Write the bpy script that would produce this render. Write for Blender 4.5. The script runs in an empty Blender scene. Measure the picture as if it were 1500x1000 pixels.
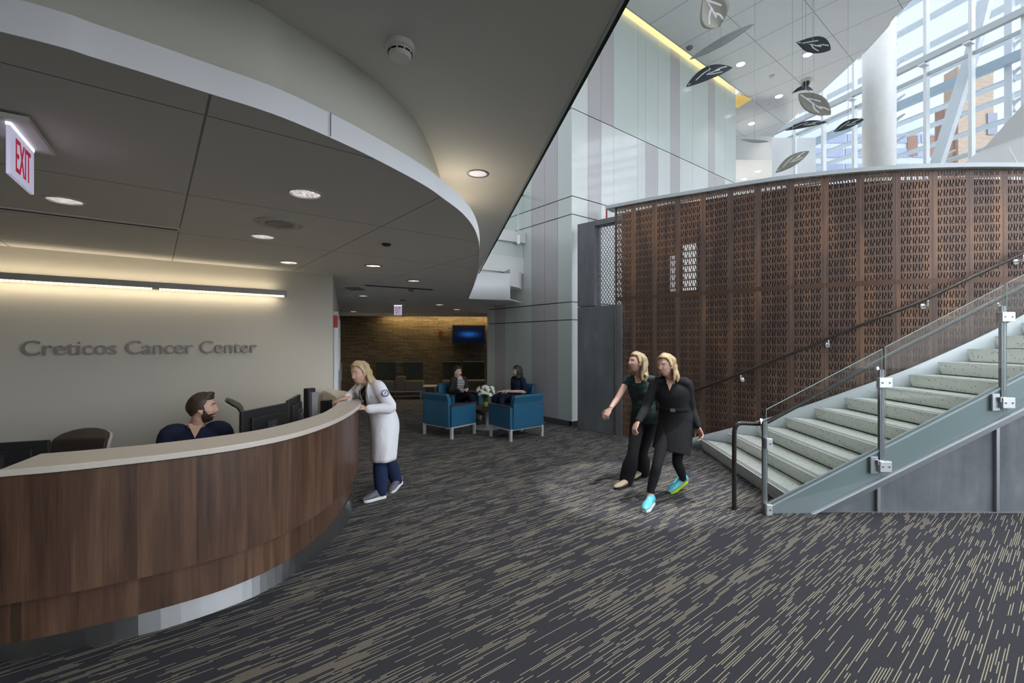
import bpy, bmesh, math, random
from mathutils import Vector, Matrix
random.seed(7)
V = Vector
PI = math.pi
SC = bpy.context.scene
COL = SC.collection
H = 1.74          # eye height
FP = 660.0        # focal length in pixels of the 1500 px frame
UX = V((-0.6225, 0.7826, 0)); VX = V((0.7827, 0.6224, 0))   # the building grid
WX = V((-0.347, 0.938, 0))                                     # second grid: curtain wall, hall

def P(x, y, Y):
    """point seen at photo pixel x,y at depth Y"""
    return V(((x-750)*Y/FP, Y, H-(y-500)*Y/FP))
def F(x, y, z=0.0):
    """point seen at pixel x,y lying on the level z"""
    Y = FP*(H-z)/(y-500.0)
    return V(((x-750)*Y/FP, Y, z))
def G(u, v, z=0.0):
    p = UX*u + VX*v
    return V((p.x, p.y, z))
def lerp(a, b, t): return a+(b-a)*t
def sstep(a, b, x):
    t = max(0.0, min(1.0, (x-a)/(b-a))); return t*t*(3-2*t)

def catmull(pts, n=6):
    """pts: list of tuples of equal length -> smooth interpolation"""
    out = []
    m = len(pts)
    for i in range(m-1):
        p0 = pts[max(i-1, 0)]; p1 = pts[i]; p2 = pts[i+1]; p3 = pts[min(i+2, m-1)]
        for k in range(n):
            t = k/n
            out.append(tuple(0.5*((2*b)+(-a+c)*t+(2*a-5*b+4*c-d)*t*t+(-a+3*b-3*c+d)*t**3) for a, b, c, d in zip(p0, p1, p2, p3)))
    out.append(tuple(pts[-1]))
    return out

# ------------------------------------------------------------------ materials
class NT:
    def __init__(s, name):
        s.m = bpy.data.materials.new(name); s.m.use_nodes = True
        s.t = s.m.node_tree; s.n = s.t.nodes; s.l = s.t.links
        s.b = s.n['Principled BSDF']; s.out = s.n['Material Output']
    def node(s, typ, **kw):
        nd = s.n.new(typ)
        for k, v in kw.items():
            if k == 'inp':
                for kk, vv in v.items(): s.put(nd.inputs[kk], vv)
            else: setattr(nd, k, v)
        return nd
    def put(s, sock, v):
        if isinstance(v, bpy.types.NodeSocket): s.l.new(v, sock)
        elif isinstance(v, bpy.types.Node): s.l.new(v.outputs[0], sock)
        else:
            if sock.type == 'RGBA' and len(v) == 3: v = (*v, 1)
            sock.default_value = v
    def math(s, op, a, b=0.0, c=0.0, clamp=False):
        nd = s.n.new('ShaderNodeMath'); nd.operation = op; nd.use_clamp = clamp
        s.put(nd.inputs[0], a); s.put(nd.inputs[1], b); s.put(nd.inputs[2], c)
        return nd.outputs[0]
    def mix(s, f, a, b, mode='MIX'):
        nd = s.n.new('ShaderNodeMix'); nd.data_type = 'RGBA'; nd.blend_type = mode
        s.put(nd.inputs[0], f); s.put(nd.inputs[6], a); s.put(nd.inputs[7], b)
        return nd.outputs[2]
    def ramp(s, f, stops, interp='LINEAR'):
        nd = s.n.new('ShaderNodeValToRGB'); cr = nd.color_ramp; cr.interpolation = interp
        while len(cr.elements) < len(stops): cr.elements.new(0.5)
        for e, (p, c) in zip(cr.elements, stops):
            e.position = p; e.color = (*c, 1) if len(c) == 3 else c
        s.put(nd.inputs[0], f); return nd.outputs[0]
    def noise(s, vec, scale, detail=2.0, rough=0.5):
        nd = s.node('ShaderNodeTexNoise'); nd.inputs['Scale'].default_value = scale
        nd.inputs['Detail'].default_value = detail; nd.inputs['Roughness'].default_value = rough
        if vec is not None: s.l.new(vec, nd.inputs['Vector'])
        return nd.outputs[0]
    def obj(s): return s.node('ShaderNodeTexCoord').outputs['Object']
    def uv(s): return s.node('ShaderNodeTexCoord').outputs['UV']
    def sep(s, vec):
        nd = s.node('ShaderNodeSeparateXYZ'); s.l.new(vec, nd.inputs[0]); return nd.outputs
    def comb(s, x=0.0, y=0.0, z=0.0):
        nd = s.node('ShaderNodeCombineXYZ')
        for i, v in enumerate((x, y, z)): s.put(nd.inputs[i], v)
        return nd.outputs[0]
    def mapv(s, vec, scale=(1, 1, 1), rot=(0, 0, 0), loc=(0, 0, 0)):
        nd = s.node('ShaderNodeMapping'); s.l.new(vec, nd.inputs[0])
        nd.inputs['Scale'].default_value = scale; nd.inputs['Rotation'].default_value = rot; nd.inputs['Location'].default_value = loc
        return nd.outputs[0]
    def bump(s, h, strength=0.3, dist=0.01):
        nd = s.node('ShaderNodeBump'); nd.inputs['Strength'].default_value = strength; nd.inputs['Distance'].default_value = dist
        s.l.new(h, nd.inputs['Height']); s.l.new(nd.outputs[0], s.b.inputs['Normal'])
    def set(s, **kw):
        names = dict(color='Base Color', rough='Roughness', metal='Metallic', coat='Coat Weight', coatr='Coat Roughness', spec='Specular IOR Level',
                     emit='Emission Color', estr='Emission Strength', alpha='Alpha', sheen='Sheen Weight', sss='Subsurface Weight')
        for k, v in kw.items(): s.put(s.b.inputs[names[k]], v)
        return s.m
M = {}
def flat(name, color, rough=0.6, metal=0.0, var=0.06, scale=6.0, **kw):
    """plain material with a slight procedural mottling"""
    t = NT(name)
    n = t.noise(t.obj(), scale, 3)
    c0 = tuple(c*(1-var) for c in color); c1 = tuple(min(1, c*(1+var)) for c in color)
    t.set(color=t.mix(n, c0, c1), rough=rough, metal=metal, **kw)
    M[name] = t.m
    return t.m
def emis(name, color, strength):
    t = NT(name); t.set(color=color, emit=color, estr=strength, rough=0.5); M[name] = t.m; return t.m

# ------------------------------------------------------------------ objects
class MB:
    """collects shapes that become ONE mesh object"""
    def __init__(s): s.v = []; s.f = []; s.mi = []; s.uv = {}; s.mat = 0
    def add(s, vs, fs, uvs=None):
        o = len(s.v)
        s.v += [V(p) for p in vs]
        for k, f in enumerate(fs):
            if uvs: s.uv[len(s.f)] = uvs[k]
            s.f.append([i+o for i in f]); s.mi.append(s.mat)
        return s
    def box(s, c, size, ax=None):
        """c centre, size full sizes, ax optional (x,y,z) axis vectors"""
        ax = ax or (V((1, 0, 0)), V((0, 1, 0)), V((0, 0, 1)))
        c = V(c); h = [ax[i]*(size[i]/2) for i in range(3)]
        vs = [c+h[0]*a+h[1]*b+h[2]*d for a in (-1, 1) for b in (-1, 1) for d in (-1, 1)]
        return s.add(vs, [(0, 1, 3, 2), (4, 6, 7, 5), (0, 4, 5, 1), (2, 3, 7, 6), (0, 2, 6, 4), (1, 5, 7, 3)])
    def bar(s, a, b, w, h, up=(0, 0, 1)):
        a = V(a); b = V(b); d = (b-a); L = d.length; d.normalize(); up = V(up)
        x = d.cross(up).normalized(); z = x.cross(d).normalized()
        return s.box((a+b)/2, (w, L, h), (x, d, z))
    def prism(s, poly, z0, z1):
        """poly: list of (x,y); z0,z1 numbers or lists"""
        n = len(poly)
        zz0 = z0 if isinstance(z0, (list, tuple)) else [z0]*n
        zz1 = z1 if isinstance(z1, (list, tuple)) else [z1]*n
        vs = [(p[0], p[1], a) for p, a in zip(poly, zz0)]+[(p[0], p[1], a) for p, a in zip(poly, zz1)]
        fs = [list(range(n))[::-1], list(range(n, 2*n))]+[(i, (i+1) % n, n+(i+1) % n, n+i) for i in range(n)]
        return s.add(vs, fs)
    def extr(s, poly3, d):
        """planar polygon of 3D points pushed by vector d"""
        n = len(poly3); d = V(d)
        vs = [V(p) for p in poly3]+[V(p)+d for p in poly3]
        fs = [list(range(n))[::-1], list(range(n, 2*n))]+[(i, (i+1) % n, n+(i+1) % n, n+i) for i in range(n)]
        return s.add(vs, fs)
    def strip(s, A, B, uv=True):
        """ruled surface between two point lists, uv = arc length, height"""
        n = len(A); vs = [V(p) for p in A]+[V(p) for p in B]
        acc = [0.0]
        for i in range(n-1): acc.append(acc[-1]+(V(A[i+1])-V(A[i])).length)
        fs = [(i, i+1, n+i+1, n+i) for i in range(n-1)]
        uvs = [[(acc[i], V(A[i]).z), (acc[i+1], V(A[i+1]).z), (acc[i+1], V(B[i+1]).z), (acc[i], V(B[i]).z)] for i in range(n-1)]
        return s.add(vs, fs, uvs)
    def lathe(s, prof, c=(0, 0, 0), n=24, ax=None):
        """prof: list of (r,z)"""
        c = V(c); X, Y, Z = ax or (V((1, 0, 0)), V((0, 1, 0)), V((0, 0, 1)))
        vs = []; fs = []
        for r, z in prof:
            for k in range(n):
                a = 2*PI*k/n; vs.append(c+X*(r*math.cos(a))+Y*(r*math.sin(a))+Z*z)
        for i in range(len(prof)-1):
            for k in range(n):
                fs.append((i*n+k, i*n+(k+1) % n, (i+1)*n+(k+1) % n, (i+1)*n+k))
        fs.append(list(range(n))[::-1]); fs.append([(len(prof)-1)*n+k for k in range(n)])
        return s.add(vs, fs)
    def tube(s, pts, rad, side=None, n=10, cap=True, smooth=0, dome=1.0):
        """tube through pts; rad: floats or (side radius, other radius)"""
        pts = [V(p) for p in pts]
        if not isinstance(rad, (list, tuple)): rad = [rad]*len(pts)
        rad = [(r, r) if not isinstance(r, (tuple, list)) else r for r in rad]
        if smooth and len(pts) > 2:
            q = catmull([(*p, *r) for p, r in zip(pts, rad)], smooth)
            pts = [V(a[:3]) for a in q]; rad = [(max(a[3], 1e-4), max(a[4], 1e-4)) for a in q]
        m = len(pts)
        T = []
        for i in range(m):
            d = pts[min(i+1, m-1)]-pts[max(i-1, 0)]
            T.append(d.normalized() if d.length > 1e-9 else V((0, 0, 1)))
        if side is None:
            side = T[0].orthogonal()
            sd = [side.normalized()]
            for i in range(1, m):
                q = T[i-1].rotation_difference(T[i]); sd.append((q @ sd[-1]).normalized())
        else:
            side = V(side); sd = []
            for i in range(m):
                x = side-T[i]*side.dot(T[i]); sd.append(x.normalized())
        rings = [(pts[i], T[i], sd[i], rad[i]) for i in range(m)]
        if cap:
            a = rings[0]; b = rings[-1]
            r0 = sum(a[3])/2; r1 = sum(b[3])/2
            pre = [(a[0]-a[1]*r0*d*dome, a[1], a[2], (a[3][0]*k, a[3][1]*k)) for d, k in ((0.95, 0.25), (0.75, 0.62), (0.42, 0.88))]
            post = [(b[0]+b[1]*r1*d*dome, b[1], b[2], (b[3][0]*k, b[3][1]*k)) for d, k in ((0.42, 0.88), (0.75, 0.62), (0.95, 0.25))]
            rings = pre+rings+post
        vs = []; fs = []
        for c, t, x, (ra, rb) in rings:
            y = t.cross(x)
            for k in range(n):
                an = 2*PI*k/n; vs.append(c+x*(ra*math.cos(an))+y*(rb*math.sin(an)))
        for i in range(len(rings)-1):
            for k in range(n):
                fs.append((i*n+k, i*n+(k+1) % n, (i+1)*n+(k+1) % n, (i+1)*n+k))
        fs.append(list(range(n))[::-1]); fs.append([(len(rings)-1)*n+k for k in range(n)])
        return s.add(vs, fs)
    def ball(s, c, r, n=14, ax=None):
        r = r if isinstance(r, (tuple, list)) else (r, r, r)
        c = V(c); X, Y, Z = ax or (V((1, 0, 0)), V((0, 1, 0)), V((0, 0, 1)))
        vs = [c-Z*r[2]]; fs = []; m = max(6, n//2)
        for i in range(1, m):
            ph = -PI/2+PI*i/m
            for k in range(n):
                a = 2*PI*k/n
                vs.append(c+X*(r[0]*math.cos(ph)*math.cos(a))+Y*(r[1]*math.cos(ph)*math.sin(a))+Z*(r[2]*math.sin(ph)))
        vs.append(c+Z*r[2])
        for k in range(n): fs.append((0, 1+(k+1) % n, 1+k))
        for i in range(m-2):
            for k in range(n):
                a = 1+i*n; fs.append((a+k, a+(k+1) % n, a+n+(k+1) % n, a+n+k))
        a = 1+(m-2)*n
        for k in range(n): fs.append((a+k, a+(k+1) % n, len(vs)-1))
        return s.add(vs, fs)
    def xf(s, mat):
        s.v = [mat @ p for p in s.v]; return s
    def build(s, name, mats, parent=None, smooth=False, bevel=0.0, remesh=0.0, relax=0, solid=0.0, loc=None, subsurf=0):
        me = bpy.data.meshes.new(name)
        org = V(loc) if loc is not None else (parent_origin(parent) if parent else V((0, 0, 0)))
        me.from_pydata([p-org for p in s.v], [], s.f)
        mats = mats if isinstance(mats, (list, tuple)) else [mats]
        for m in mats: me.materials.append(M[m] if isinstance(m, str) else m)
        for i, p in enumerate(me.polygons): p.material_index = s.mi[i]
        if s.uv:
            L = me.uv_layers.new(name='UVMap')
            for i, p in enumerate(me.polygons):
                if i in s.uv:
                    for li, c in zip(p.loop_indices, s.uv[i]): L.data[li].uv = c
        bm = bmesh.new(); bm.from_mesh(me)
        if not s.uv: bmesh.ops.recalc_face_normals(bm, faces=bm.faces)
        bm.to_mesh(me); bm.free()
        if smooth:
            for p in me.polygons: p.use_smooth = True
        o = bpy.data.objects.new(name, me); COL.objects.link(o)
        if remesh:
            a = o.modifiers.new('r', 'REMESH'); a.mode = 'VOXEL'; a.voxel_size = remesh; a.use_smooth_shade = True
            if relax:
                b = o.modifiers.new('s', 'SMOOTH'); b.iterations = relax; b.factor = 0.5
            bpy.context.view_layer.update()
            dg = bpy.context.evaluated_depsgraph_get()
            nm = bpy.data.meshes.new_from_object(o.evaluated_get(dg))
            o.modifiers.clear(); o.data = nm; nm.name = name
            for p in nm.polygons: p.use_smooth = True
            if not nm.materials:
                for m in mats: nm.materials.append(M[m] if isinstance(m, str) else m)
        if solid:
            a = o.modifiers.new('solid', 'SOLIDIFY'); a.thickness = solid; a.offset = 0
        if subsurf:
            a = o.modifiers.new('sub', 'SUBSURF'); a.levels = subsurf; a.render_levels = subsurf
        if bevel:
            a = o.modifiers.new('bev', 'BEVEL'); a.width = bevel; a.segments = 2; a.limit_method = 'ANGLE'; a.angle_limit = 0.6
        if parent is not None:
            o.parent = parent
        else:
            o.location = org
        return o
def parent_origin(o):
    p = V((0, 0, 0))
    while o is not None:
        p += o.location; o = o.parent
    return p
def tag(o, label=None, cat=None, group=None, kind=None):
    if label: o['label'] = label
    if cat: o['category'] = cat
    if group: o['group'] = group
    if kind: o['kind'] = kind
    return o
def thing(name, label, cat, loc=(0, 0, 0), group=None):
    o = bpy.data.objects.new(name, None); COL.objects.link(o); o.location = loc; o.empty_display_size = 0.1
    return tag(o, label, cat, group)
def struct(o): o['kind'] = 'structure'; return o
def copy_tree(o, parent=None):
    c = o.copy(); COL.objects.link(c); c.parent = parent
    for ch in list(o.children): copy_tree(ch, c)
    return c
def lamp(name, typ, loc, power, color=(1, 1, 1), aim=None, **kw):
    d = bpy.data.lights.new(name, typ); d.energy = power; d.color = color
    for k, v in kw.items(): setattr(d, k, v)
    o = bpy.data.objects.new(name, d); COL.objects.link(o); o.location = loc
    if aim is not None: o.rotation_euler = (V(aim)-V(loc)).to_track_quat('-Z', 'Y').to_euler()
    return o

def offset(c, d):
    """polyline moved sideways (left of its run) by d"""
    r = []
    for i, p in enumerate(c):
        a = V((c[max(i-1, 0)][0], c[max(i-1, 0)][1])); b = V((c[min(i+1, len(c)-1)][0], c[min(i+1, len(c)-1)][1]))
        t = (b-a).normalized(); r.append((p[0]-t.y*d, p[1]+t.x*d))
    return r
# ------------------------------------------------------------------ material library
def plaster(name, color, rough=0.75):
    t = NT(name); n = t.noise(t.obj(), 2.5, 4); f = t.noise(t.obj(), 180, 2)
    t.set(color=t.mix(n, tuple(c*0.97 for c in color), tuple(min(1, c*1.02) for c in color)), rough=rough)
    t.bump(f, 0.04, 0.002); M[name] = t.m
def grid_ceiling(name, color, u0, v0, step, w=0.008):
    """plaster panels with shadow joints on the building grid"""
    t = NT(name); x, y, z = t.sep(t.obj())
    u = t.math('ADD', t.math('MULTIPLY', x, -0.6225), t.math('MULTIPLY', y, 0.7826))
    v = t.math('ADD', t.math('MULTIPLY', x, 0.7827), t.math('MULTIPLY', y, 0.6224))
    def line(c, o):
        m = t.math('FRACT', t.math('DIVIDE', t.math('SUBTRACT', c, o-step*20), step))
        d = t.math('MULTIPLY', t.math('MINIMUM', m, t.math('SUBTRACT', 1.0, m)), step)
        return t.math('LESS_THAN', d, w*0.5)
    j = t.math('MAXIMUM', line(u, u0), line(v, v0))
    n = t.noise(t.obj(), 1.5, 3)
    base = t.mix(n, tuple(c*0.97 for c in color), tuple(min(1, c*1.02) for c in color))
    t.set(color=t.mix(j, base, tuple(c*0.38 for c in color)), rough=0.8)
    M[name] = t.m
plaster('wall_paint', (0.54, 0.51, 0.44))
plaster('white_paint', (0.78, 0.79, 0.79))
plaster('drum_paint', (0.70, 0.69, 0.60))
plaster('fascia_paint', (0.80, 0.81, 0.84), 0.5)
plaster('soffit_paint', (0.66, 0.655, 0.615))
plaster('hall_paint', (0.55, 0.55, 0.53))
grid_ceiling('low_ceiling', (0.80, 0.78, 0.745), 2.14, 0.16, 1.22, 0.009)
grid_ceiling('atrium_ceiling', (0.86, 0.87, 0.865), 3.72, 11.66, 1.27, 0.014)

# carpet: charcoal with broken straw-coloured dashes along the v axis
t = NT('carpet'); x, y, z = t.sep(t.obj())
u = t.math('ADD', t.math('MULTIPLY', x, -0.6225), t.math('MULTIPLY', y, 0.7826))
v = t.math('ADD', t.math('MULTIPLY', x, 0.7827), t.math('MULTIPLY', y, 0.6224))
pitch = 0.0108
row = t.math('FLOOR', t.math('DIVIDE', u, pitch)); fr = t.math('FRACT', t.math('DIVIDE', u, pitch))
tile_u = t.math('FLOOR', t.math('DIVIDE', u, 0.5)); tile_v = t.math('FLOOR', t.math('DIVIDE', v, 0.5))
wn = t.node('ShaderNodeTexWhiteNoise', noise_dimensions='2D'); t.l.new(t.comb(row, tile_v), wn.inputs['Vector'])
wr = t.node('ShaderNodeTexWhiteNoise', noise_dimensions='1D'); t.l.new(row, wr.inputs['W'])
blotch = t.noise(t.comb(t.math('MULTIPLY', u, 5.0), t.math('MULTIPLY', v, 1.6), 0.0), 1.0, 2.0)
warp = t.noise(t.comb(t.math('MULTIPLY', row, 3.7), t.math('MULTIPLY', v, 2.0), 0.0), 1.0, 0.0)
seg = t.math('FLOOR', t.math('ADD', t.math('ADD', t.math('MULTIPLY', v, 5.5), t.math('MULTIPLY', wr.outputs[0], 17.0)), t.math('MULTIPLY', warp, 2.0)))
ws = t.node('ShaderNodeTexWhiteNoise', noise_dimensions='2D'); t.l.new(t.comb(row, seg), ws.inputs['Vector'])
on = t.math('GREATER_THAN', ws.outputs[0], t.math('SUBTRACT', 0.79, t.math('MULTIPLY', blotch, 0.24)))
inl = t.math('MULTIPLY', t.math('GREATER_THAN', fr, 0.66), on)
fz = t.noise(t.obj(), 260, 2)
dark = t.mix(fz, (0.030, 0.030, 0.035), (0.088, 0.086, 0.097))
straw = t.mix(t.noise(t.obj(), 300, 2), (0.37, 0.33, 0.23), (0.60, 0.535, 0.385))
t.set(color=t.mix(inl, dark, straw), rough=0.95, spec=0.15)
t.bump(t.math('ADD', fz, t.math('MULTIPLY', inl, 0.8)), 0.5, 0.006); M['carpet'] = t.m

# walnut: vertical grain on uv (arc length, height)
def wood(name, a, b, c, strip=0.27):
    t = NT(name); uv = t.uv(); x, y, z = t.sep(uv)
    k = t.math('FLOOR', t.math('DIVIDE', x, strip))
    wn = t.node('ShaderNodeTexWhiteNoise', noise_dimensions='1D'); t.l.new(k, wn.inputs['W'])
    off = t.math('MULTIPLY', wn.outputs[0], 9.0)
    wav = t.noise(t.comb(t.math('ADD', t.math('MULTIPLY', x, 9.0), off), t.math('MULTIPLY', y, 0.9), off), 1.0, 5, 0.62)
    fine = t.noise(t.comb(t.math('MULTIPLY', x, 160.0), t.math('MULTIPLY', y, 3.0), off), 1.0, 3)
    cath = t.noise(t.comb(t.math('MULTIPLY', x, 30.0), t.math('MULTIPLY', y, 0.7), off), 1.0, 4, 0.6)
    g = t.math('ADD', t.math('MULTIPLY', wav, 0.55), t.math('ADD', t.math('MULTIPLY', fine, 0.15), t.math('MULTIPLY', cath, 0.3)))
    col = t.ramp(g, [(0.34, a), (0.5, b), (0.66, c)])
    tint = t.mix(wn.outputs[0], (0.94, 0.94, 0.94), (1.06, 1.04, 1.02))
    fr = t.math('FRACT', t.math('DIVIDE', x, strip))
    seam = t.math('LESS_THAN', fr, 0.004)
    t.set(color=t.mix(t.math('MULTIPLY', seam, 0.5), t.mix(1.0, col, tint, 'MULTIPLY'), (0.012, 0.008, 0.006)), rough=0.42, coat=0.08)
    M[name] = t.m
wood('walnut', (0.042, 0.022, 0.014), (0.098, 0.052, 0.032), (0.175, 0.098, 0.06))
t = NT('dark_wood'); n = t.noise(t.mapv(t.obj(), (3, 40, 3)), 1, 4)
t.set(color=t.mix(n, (0.03, 0.018, 0.012), (0.075, 0.045, 0.03)), rough=0.35); M['dark_wood'] = t.m

# perforated bronze panels: uv in metres from the panel's lower left corner
t = NT('bronze_panel'); x, y, z = t.sep(t.uv())
PW, MARG, CW, CH = 0.46, 0.045, 0.074, 0.120
cx = t.math('DIVIDE', t.math('SUBTRACT', x, MARG), CW); ci = t.math('FLOOR', cx)
a = t.math('SUBTRACT', t.math('FRACT', cx), 0.5)
b = t.math('SUBTRACT', t.math('FRACT', t.math('DIVIDE', y, CH)), 0.5)
inb = t.math('MULTIPLY', t.math('GREATER_THAN', cx, 0.0), t.math('LESS_THAN', cx, 5.0))
def near(ctr, half): return t.math('LESS_THAN', t.math('ABSOLUTE', t.math('SUBTRACT', a, ctr)), half)
inband = t.math('LESS_THAN', t.math('ABSOLUTE', b), 0.40)
# a slanted comma at the left and an S at the right of every cell
s1 = near(t.math('ADD', -0.27, t.math('MULTIPLY', b, 0.10)), t.math('ADD', 0.07, t.math('MULTIPLY', t.math('SUBTRACT', 0.4, t.math('ABSOLUTE', b)), 0.12)))
s2 = near(t.math('ADD', 0.17, t.math('MULTIPLY', t.math('SINE', t.math('MULTIPLY', b, 7.9)), 0.15)), 0.10)
hole = t.math('MULTIPLY', t.math('MULTIPLY', t.math('MAXIMUM', s1, s2), inband), inb)
yy = t.math('ABSOLUTE', t.math('SUBTRACT', z, 0.0))
n1 = t.noise(t.mapv(t.obj(), (2.2, 2.2, 0.7)), 1.0, 4, 0.6); n2 = t.noise(t.mapv(t.obj(), (14, 14, 1.1)), 1.0, 3)
base = t.ramp(t.math('ADD', t.math('MULTIPLY', n1, 0.65), t.math('MULTIPLY', n2, 0.35)),
              [(0.36, (0.115, 0.078, 0.070)), (0.5, (0.175, 0.112, 0.088)), (0.61, (0.28, 0.16, 0.10))])
t.set(color=base, rough=0.5, metal=0.35)
tr = t.node('ShaderNodeBsdfTransparent'); mx = t.node('ShaderNodeMixShader')
t.put(mx.inputs[0], hole); t.l.new(t.b.outputs[0], mx.inputs[1]); t.l.new(tr.outputs[0], mx.inputs[2]); t.l.new(mx.outputs[0], t.out.inputs[0])
M['bronze_panel'] = t.m
t = NT('bronze'); n1 = t.noise(t.mapv(t.obj(), (3, 3, 0.8)), 1.0, 4, 0.6)
t.set(color=t.mix(n1, (0.10, 0.058, 0.045), (0.165, 0.092, 0.062)), rough=0.45, metal=0.4); M['bronze'] = t.m

# woven wire mesh with see-through gaps
t = NT('wire_mesh'); x, y, z = t.sep(t.uv())
def diag(sgn):
    d = t.math('ADD', t.math('MULTIPLY', x, 16.0), t.math('MULTIPLY', y, 11.0*sgn))
    f = t.math('ABSOLUTE', t.math('SUBTRACT', t.math('FRACT', d), 0.5)); return t.math('LESS_THAN', f, 0.14)
wire = t.math('MAXIMUM', diag(1), diag(-1))
t.set(color=(0.30, 0.31, 0.33), rough=0.4, metal=0.6)
tr = t.node('ShaderNodeBsdfTransparent'); mx = t.node('ShaderNodeMixShader')
t.put(mx.inputs[0], wire); t.l.new(tr.outputs[0], mx.inputs[1]); t.l.new(t.b.outputs[0], mx.inputs[2]); t.l.new(mx.outputs[0], t.out.inputs[0])
M['wire_mesh'] = t.m

def concrete(name, a, b, sc=1.0):
    t = NT(name); n = t.noise(t.mapv(t.obj(), (2*sc, 2*sc, 1.2*sc)), 1.0, 6, 0.62); s = t.noise(t.mapv(t.obj(), (9, 9, 1.2)), 1.0, 3)
    pore = t.noise(t.obj(), 90, 2)
    g = t.math('ADD', t.math('MULTIPLY', n, 0.7), t.math('MULTIPLY', s, 0.3))
    t.set(color=t.ramp(g, [(0.35, a), (0.62, b), (0.74, tuple(min(1, c*1.5) for c in b))]), rough=0.6)
    t.bump(pore, 0.08, 0.002); M[name] = t.m
concrete('concrete', (0.135, 0.145, 0.16), (0.20, 0.21, 0.225))
concrete('slate_panel', (0.105, 0.118, 0.135), (0.19, 0.205, 0.225), 1.6)
# terrazzo
t = NT('terrazzo'); vo = t.node('ShaderNodeTexVoronoi'); t.l.new(t.obj(), vo.inputs['Vector']); vo.inputs['Scale'].default_value = 34
chip = t.math('LESS_THAN', vo.outputs['Distance'], 0.27)
wn = t.sep(vo.outputs['Color'])[0]
chip = t.math('MULTIPLY', chip, t.math('GREATER_THAN', wn, 0.62))
vo2 = t.node('ShaderNodeTexVoronoi'); t.l.new(t.obj(), vo2.inputs['Vector']); vo2.inputs['Scale'].default_value = 130
chip2 = t.math('MULTIPLY', t.math('LESS_THAN', vo2.outputs['Distance'], 0.3), 0.35)
col = t.mix(chip2, (0.76, 0.78, 0.72), (0.60, 0.63, 0.57))
t.set(color=t.mix(chip, col, (0.26, 0.27, 0.255)), rough=0.35); M['terrazzo'] = t.m
flat('nosing', (0.36, 0.37, 0.38), 0.5, 0.2)
flat('nosing_dark', (0.22, 0.225, 0.23), 0.6)
flat('stringer_steel', (0.25, 0.31, 0.325), 0.42, 0.2, 0.05, 2)
flat('stringer_pale', (0.55, 0.60, 0.63), 0.45, 0.1, 0.05, 2)
flat('steel', (0.52, 0.54, 0.57), 0.33, 0.85, 0.05)
flat('bright_steel', (0.78, 0.80, 0.83), 0.3, 0.5, 0.05)
flat('steel_dark', (0.25, 0.26, 0.28), 0.4, 0.7, 0.05)
flat('bronze_rail', (0.030, 0.022, 0.019), 0.28, 0.0, 0.08)
t = NT('brushed_steel'); n = t.noise(t.mapv(t.obj(), (60, 60, 2)), 1, 3)
t.set(color=(0.66, 0.67, 0.69), metal=1.0, rough=t.math('ADD', 0.30, t.math('MULTIPLY', n, 0.06)))
tg = t.node('ShaderNodeTangent'); tg.direction_type = 'RADIAL'; tg.axis = 'Z'; t.l.new(tg.outputs[0], t.b.inputs['Tangent'])
t.b.inputs['Anisotropic'].default_value = 0.9; t.b.inputs['Anisotropic Rotation'].default_value = 0.25; M['brushed_steel'] = t.m
flat('solid_surface', (0.66, 0.60, 0.53), 0.38, 0, 0.04, 40)
flat('black_plastic', (0.018, 0.018, 0.02), 0.45)
flat('dark_plastic', (0.045, 0.045, 0.05), 0.4)
flat('grey_plastic', (0.22, 0.22, 0.23), 0.5)
flat('white_plastic', (0.72, 0.71, 0.68), 0.45)
flat('red_plastic', (0.45, 0.03, 0.03), 0.4)
flat('dark_red', (0.16, 0.018, 0.018), 0.5); flat('black_gap', (0.01, 0.01, 0.01), 0.8)
flat('lamp_housing', (0.30, 0.295, 0.28), 0.5, 0.3); flat('brown_leather', (0.045, 0.032, 0.026), 0.45)
flat('shell_white', (0.62, 0.60, 0.58), 0.3)
t = NT('blue_vinyl'); n = t.noise(t.obj(), 30, 3)
t.set(color=t.mix(n, (0.018, 0.098, 0.185), (0.024, 0.125, 0.23)), rough=0.38); t.bump(t.noise(t.obj(), 220, 2), 0.08, 0.002); M['blue_vinyl'] = t.m
t = NT('green_fabric'); n = t.noise(t.obj(), 5, 5, 0.7)
t.set(color=t.mix(n, (0.018, 0.022, 0.017), (0.065, 0.07, 0.055)), rough=0.9); M['green_fabric'] = t.m
flat('taupe_vinyl', (0.105, 0.085, 0.062), 0.6)
# ledge stone
t = NT('ledge_stone'); x, y, z = t.sep(t.uv())
br = t.node('ShaderNodeTexBrick'); t.l.new(t.comb(t.math('ADD', x, t.math('MULTIPLY', t.noise(t.uv(), 2.0, 2), 0.25)), t.math('ADD', y, t.math('MULTIPLY', t.noise(t.uv(), 4.0, 2), 0.03)), 0.0), br.inputs['Vector'])
br.inputs['Scale'].default_value = 1.0; br.inputs['Brick Width'].default_value = 0.32; br.inputs['Row Height'].default_value = 0.05
br.inputs['Mortar Size'].default_value = 0.006; br.inputs['Bias'].default_value = 0.0
br.inputs['Color1'].default_value = (0.10, 0.075, 0.048, 1); br.inputs['Color2'].default_value = (0.23, 0.18, 0.115, 1); br.inputs['Mortar'].default_value = (0.03, 0.024, 0.018, 1)
n = t.noise(t.mapv(t.uv(), (12, 40, 1)), 1.0, 4, 0.6)
t.set(color=t.mix(t.math('MULTIPLY', n, 0.5), br.outputs[0], (0.12, 0.09, 0.06)), rough=0.85)
t.bump(t.math('ADD', t.math('MULTIPLY', t.sep(br.outputs[0])[0], 3.0), n), 0.9, 0.05); M['ledge_stone'] = t.m
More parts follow.
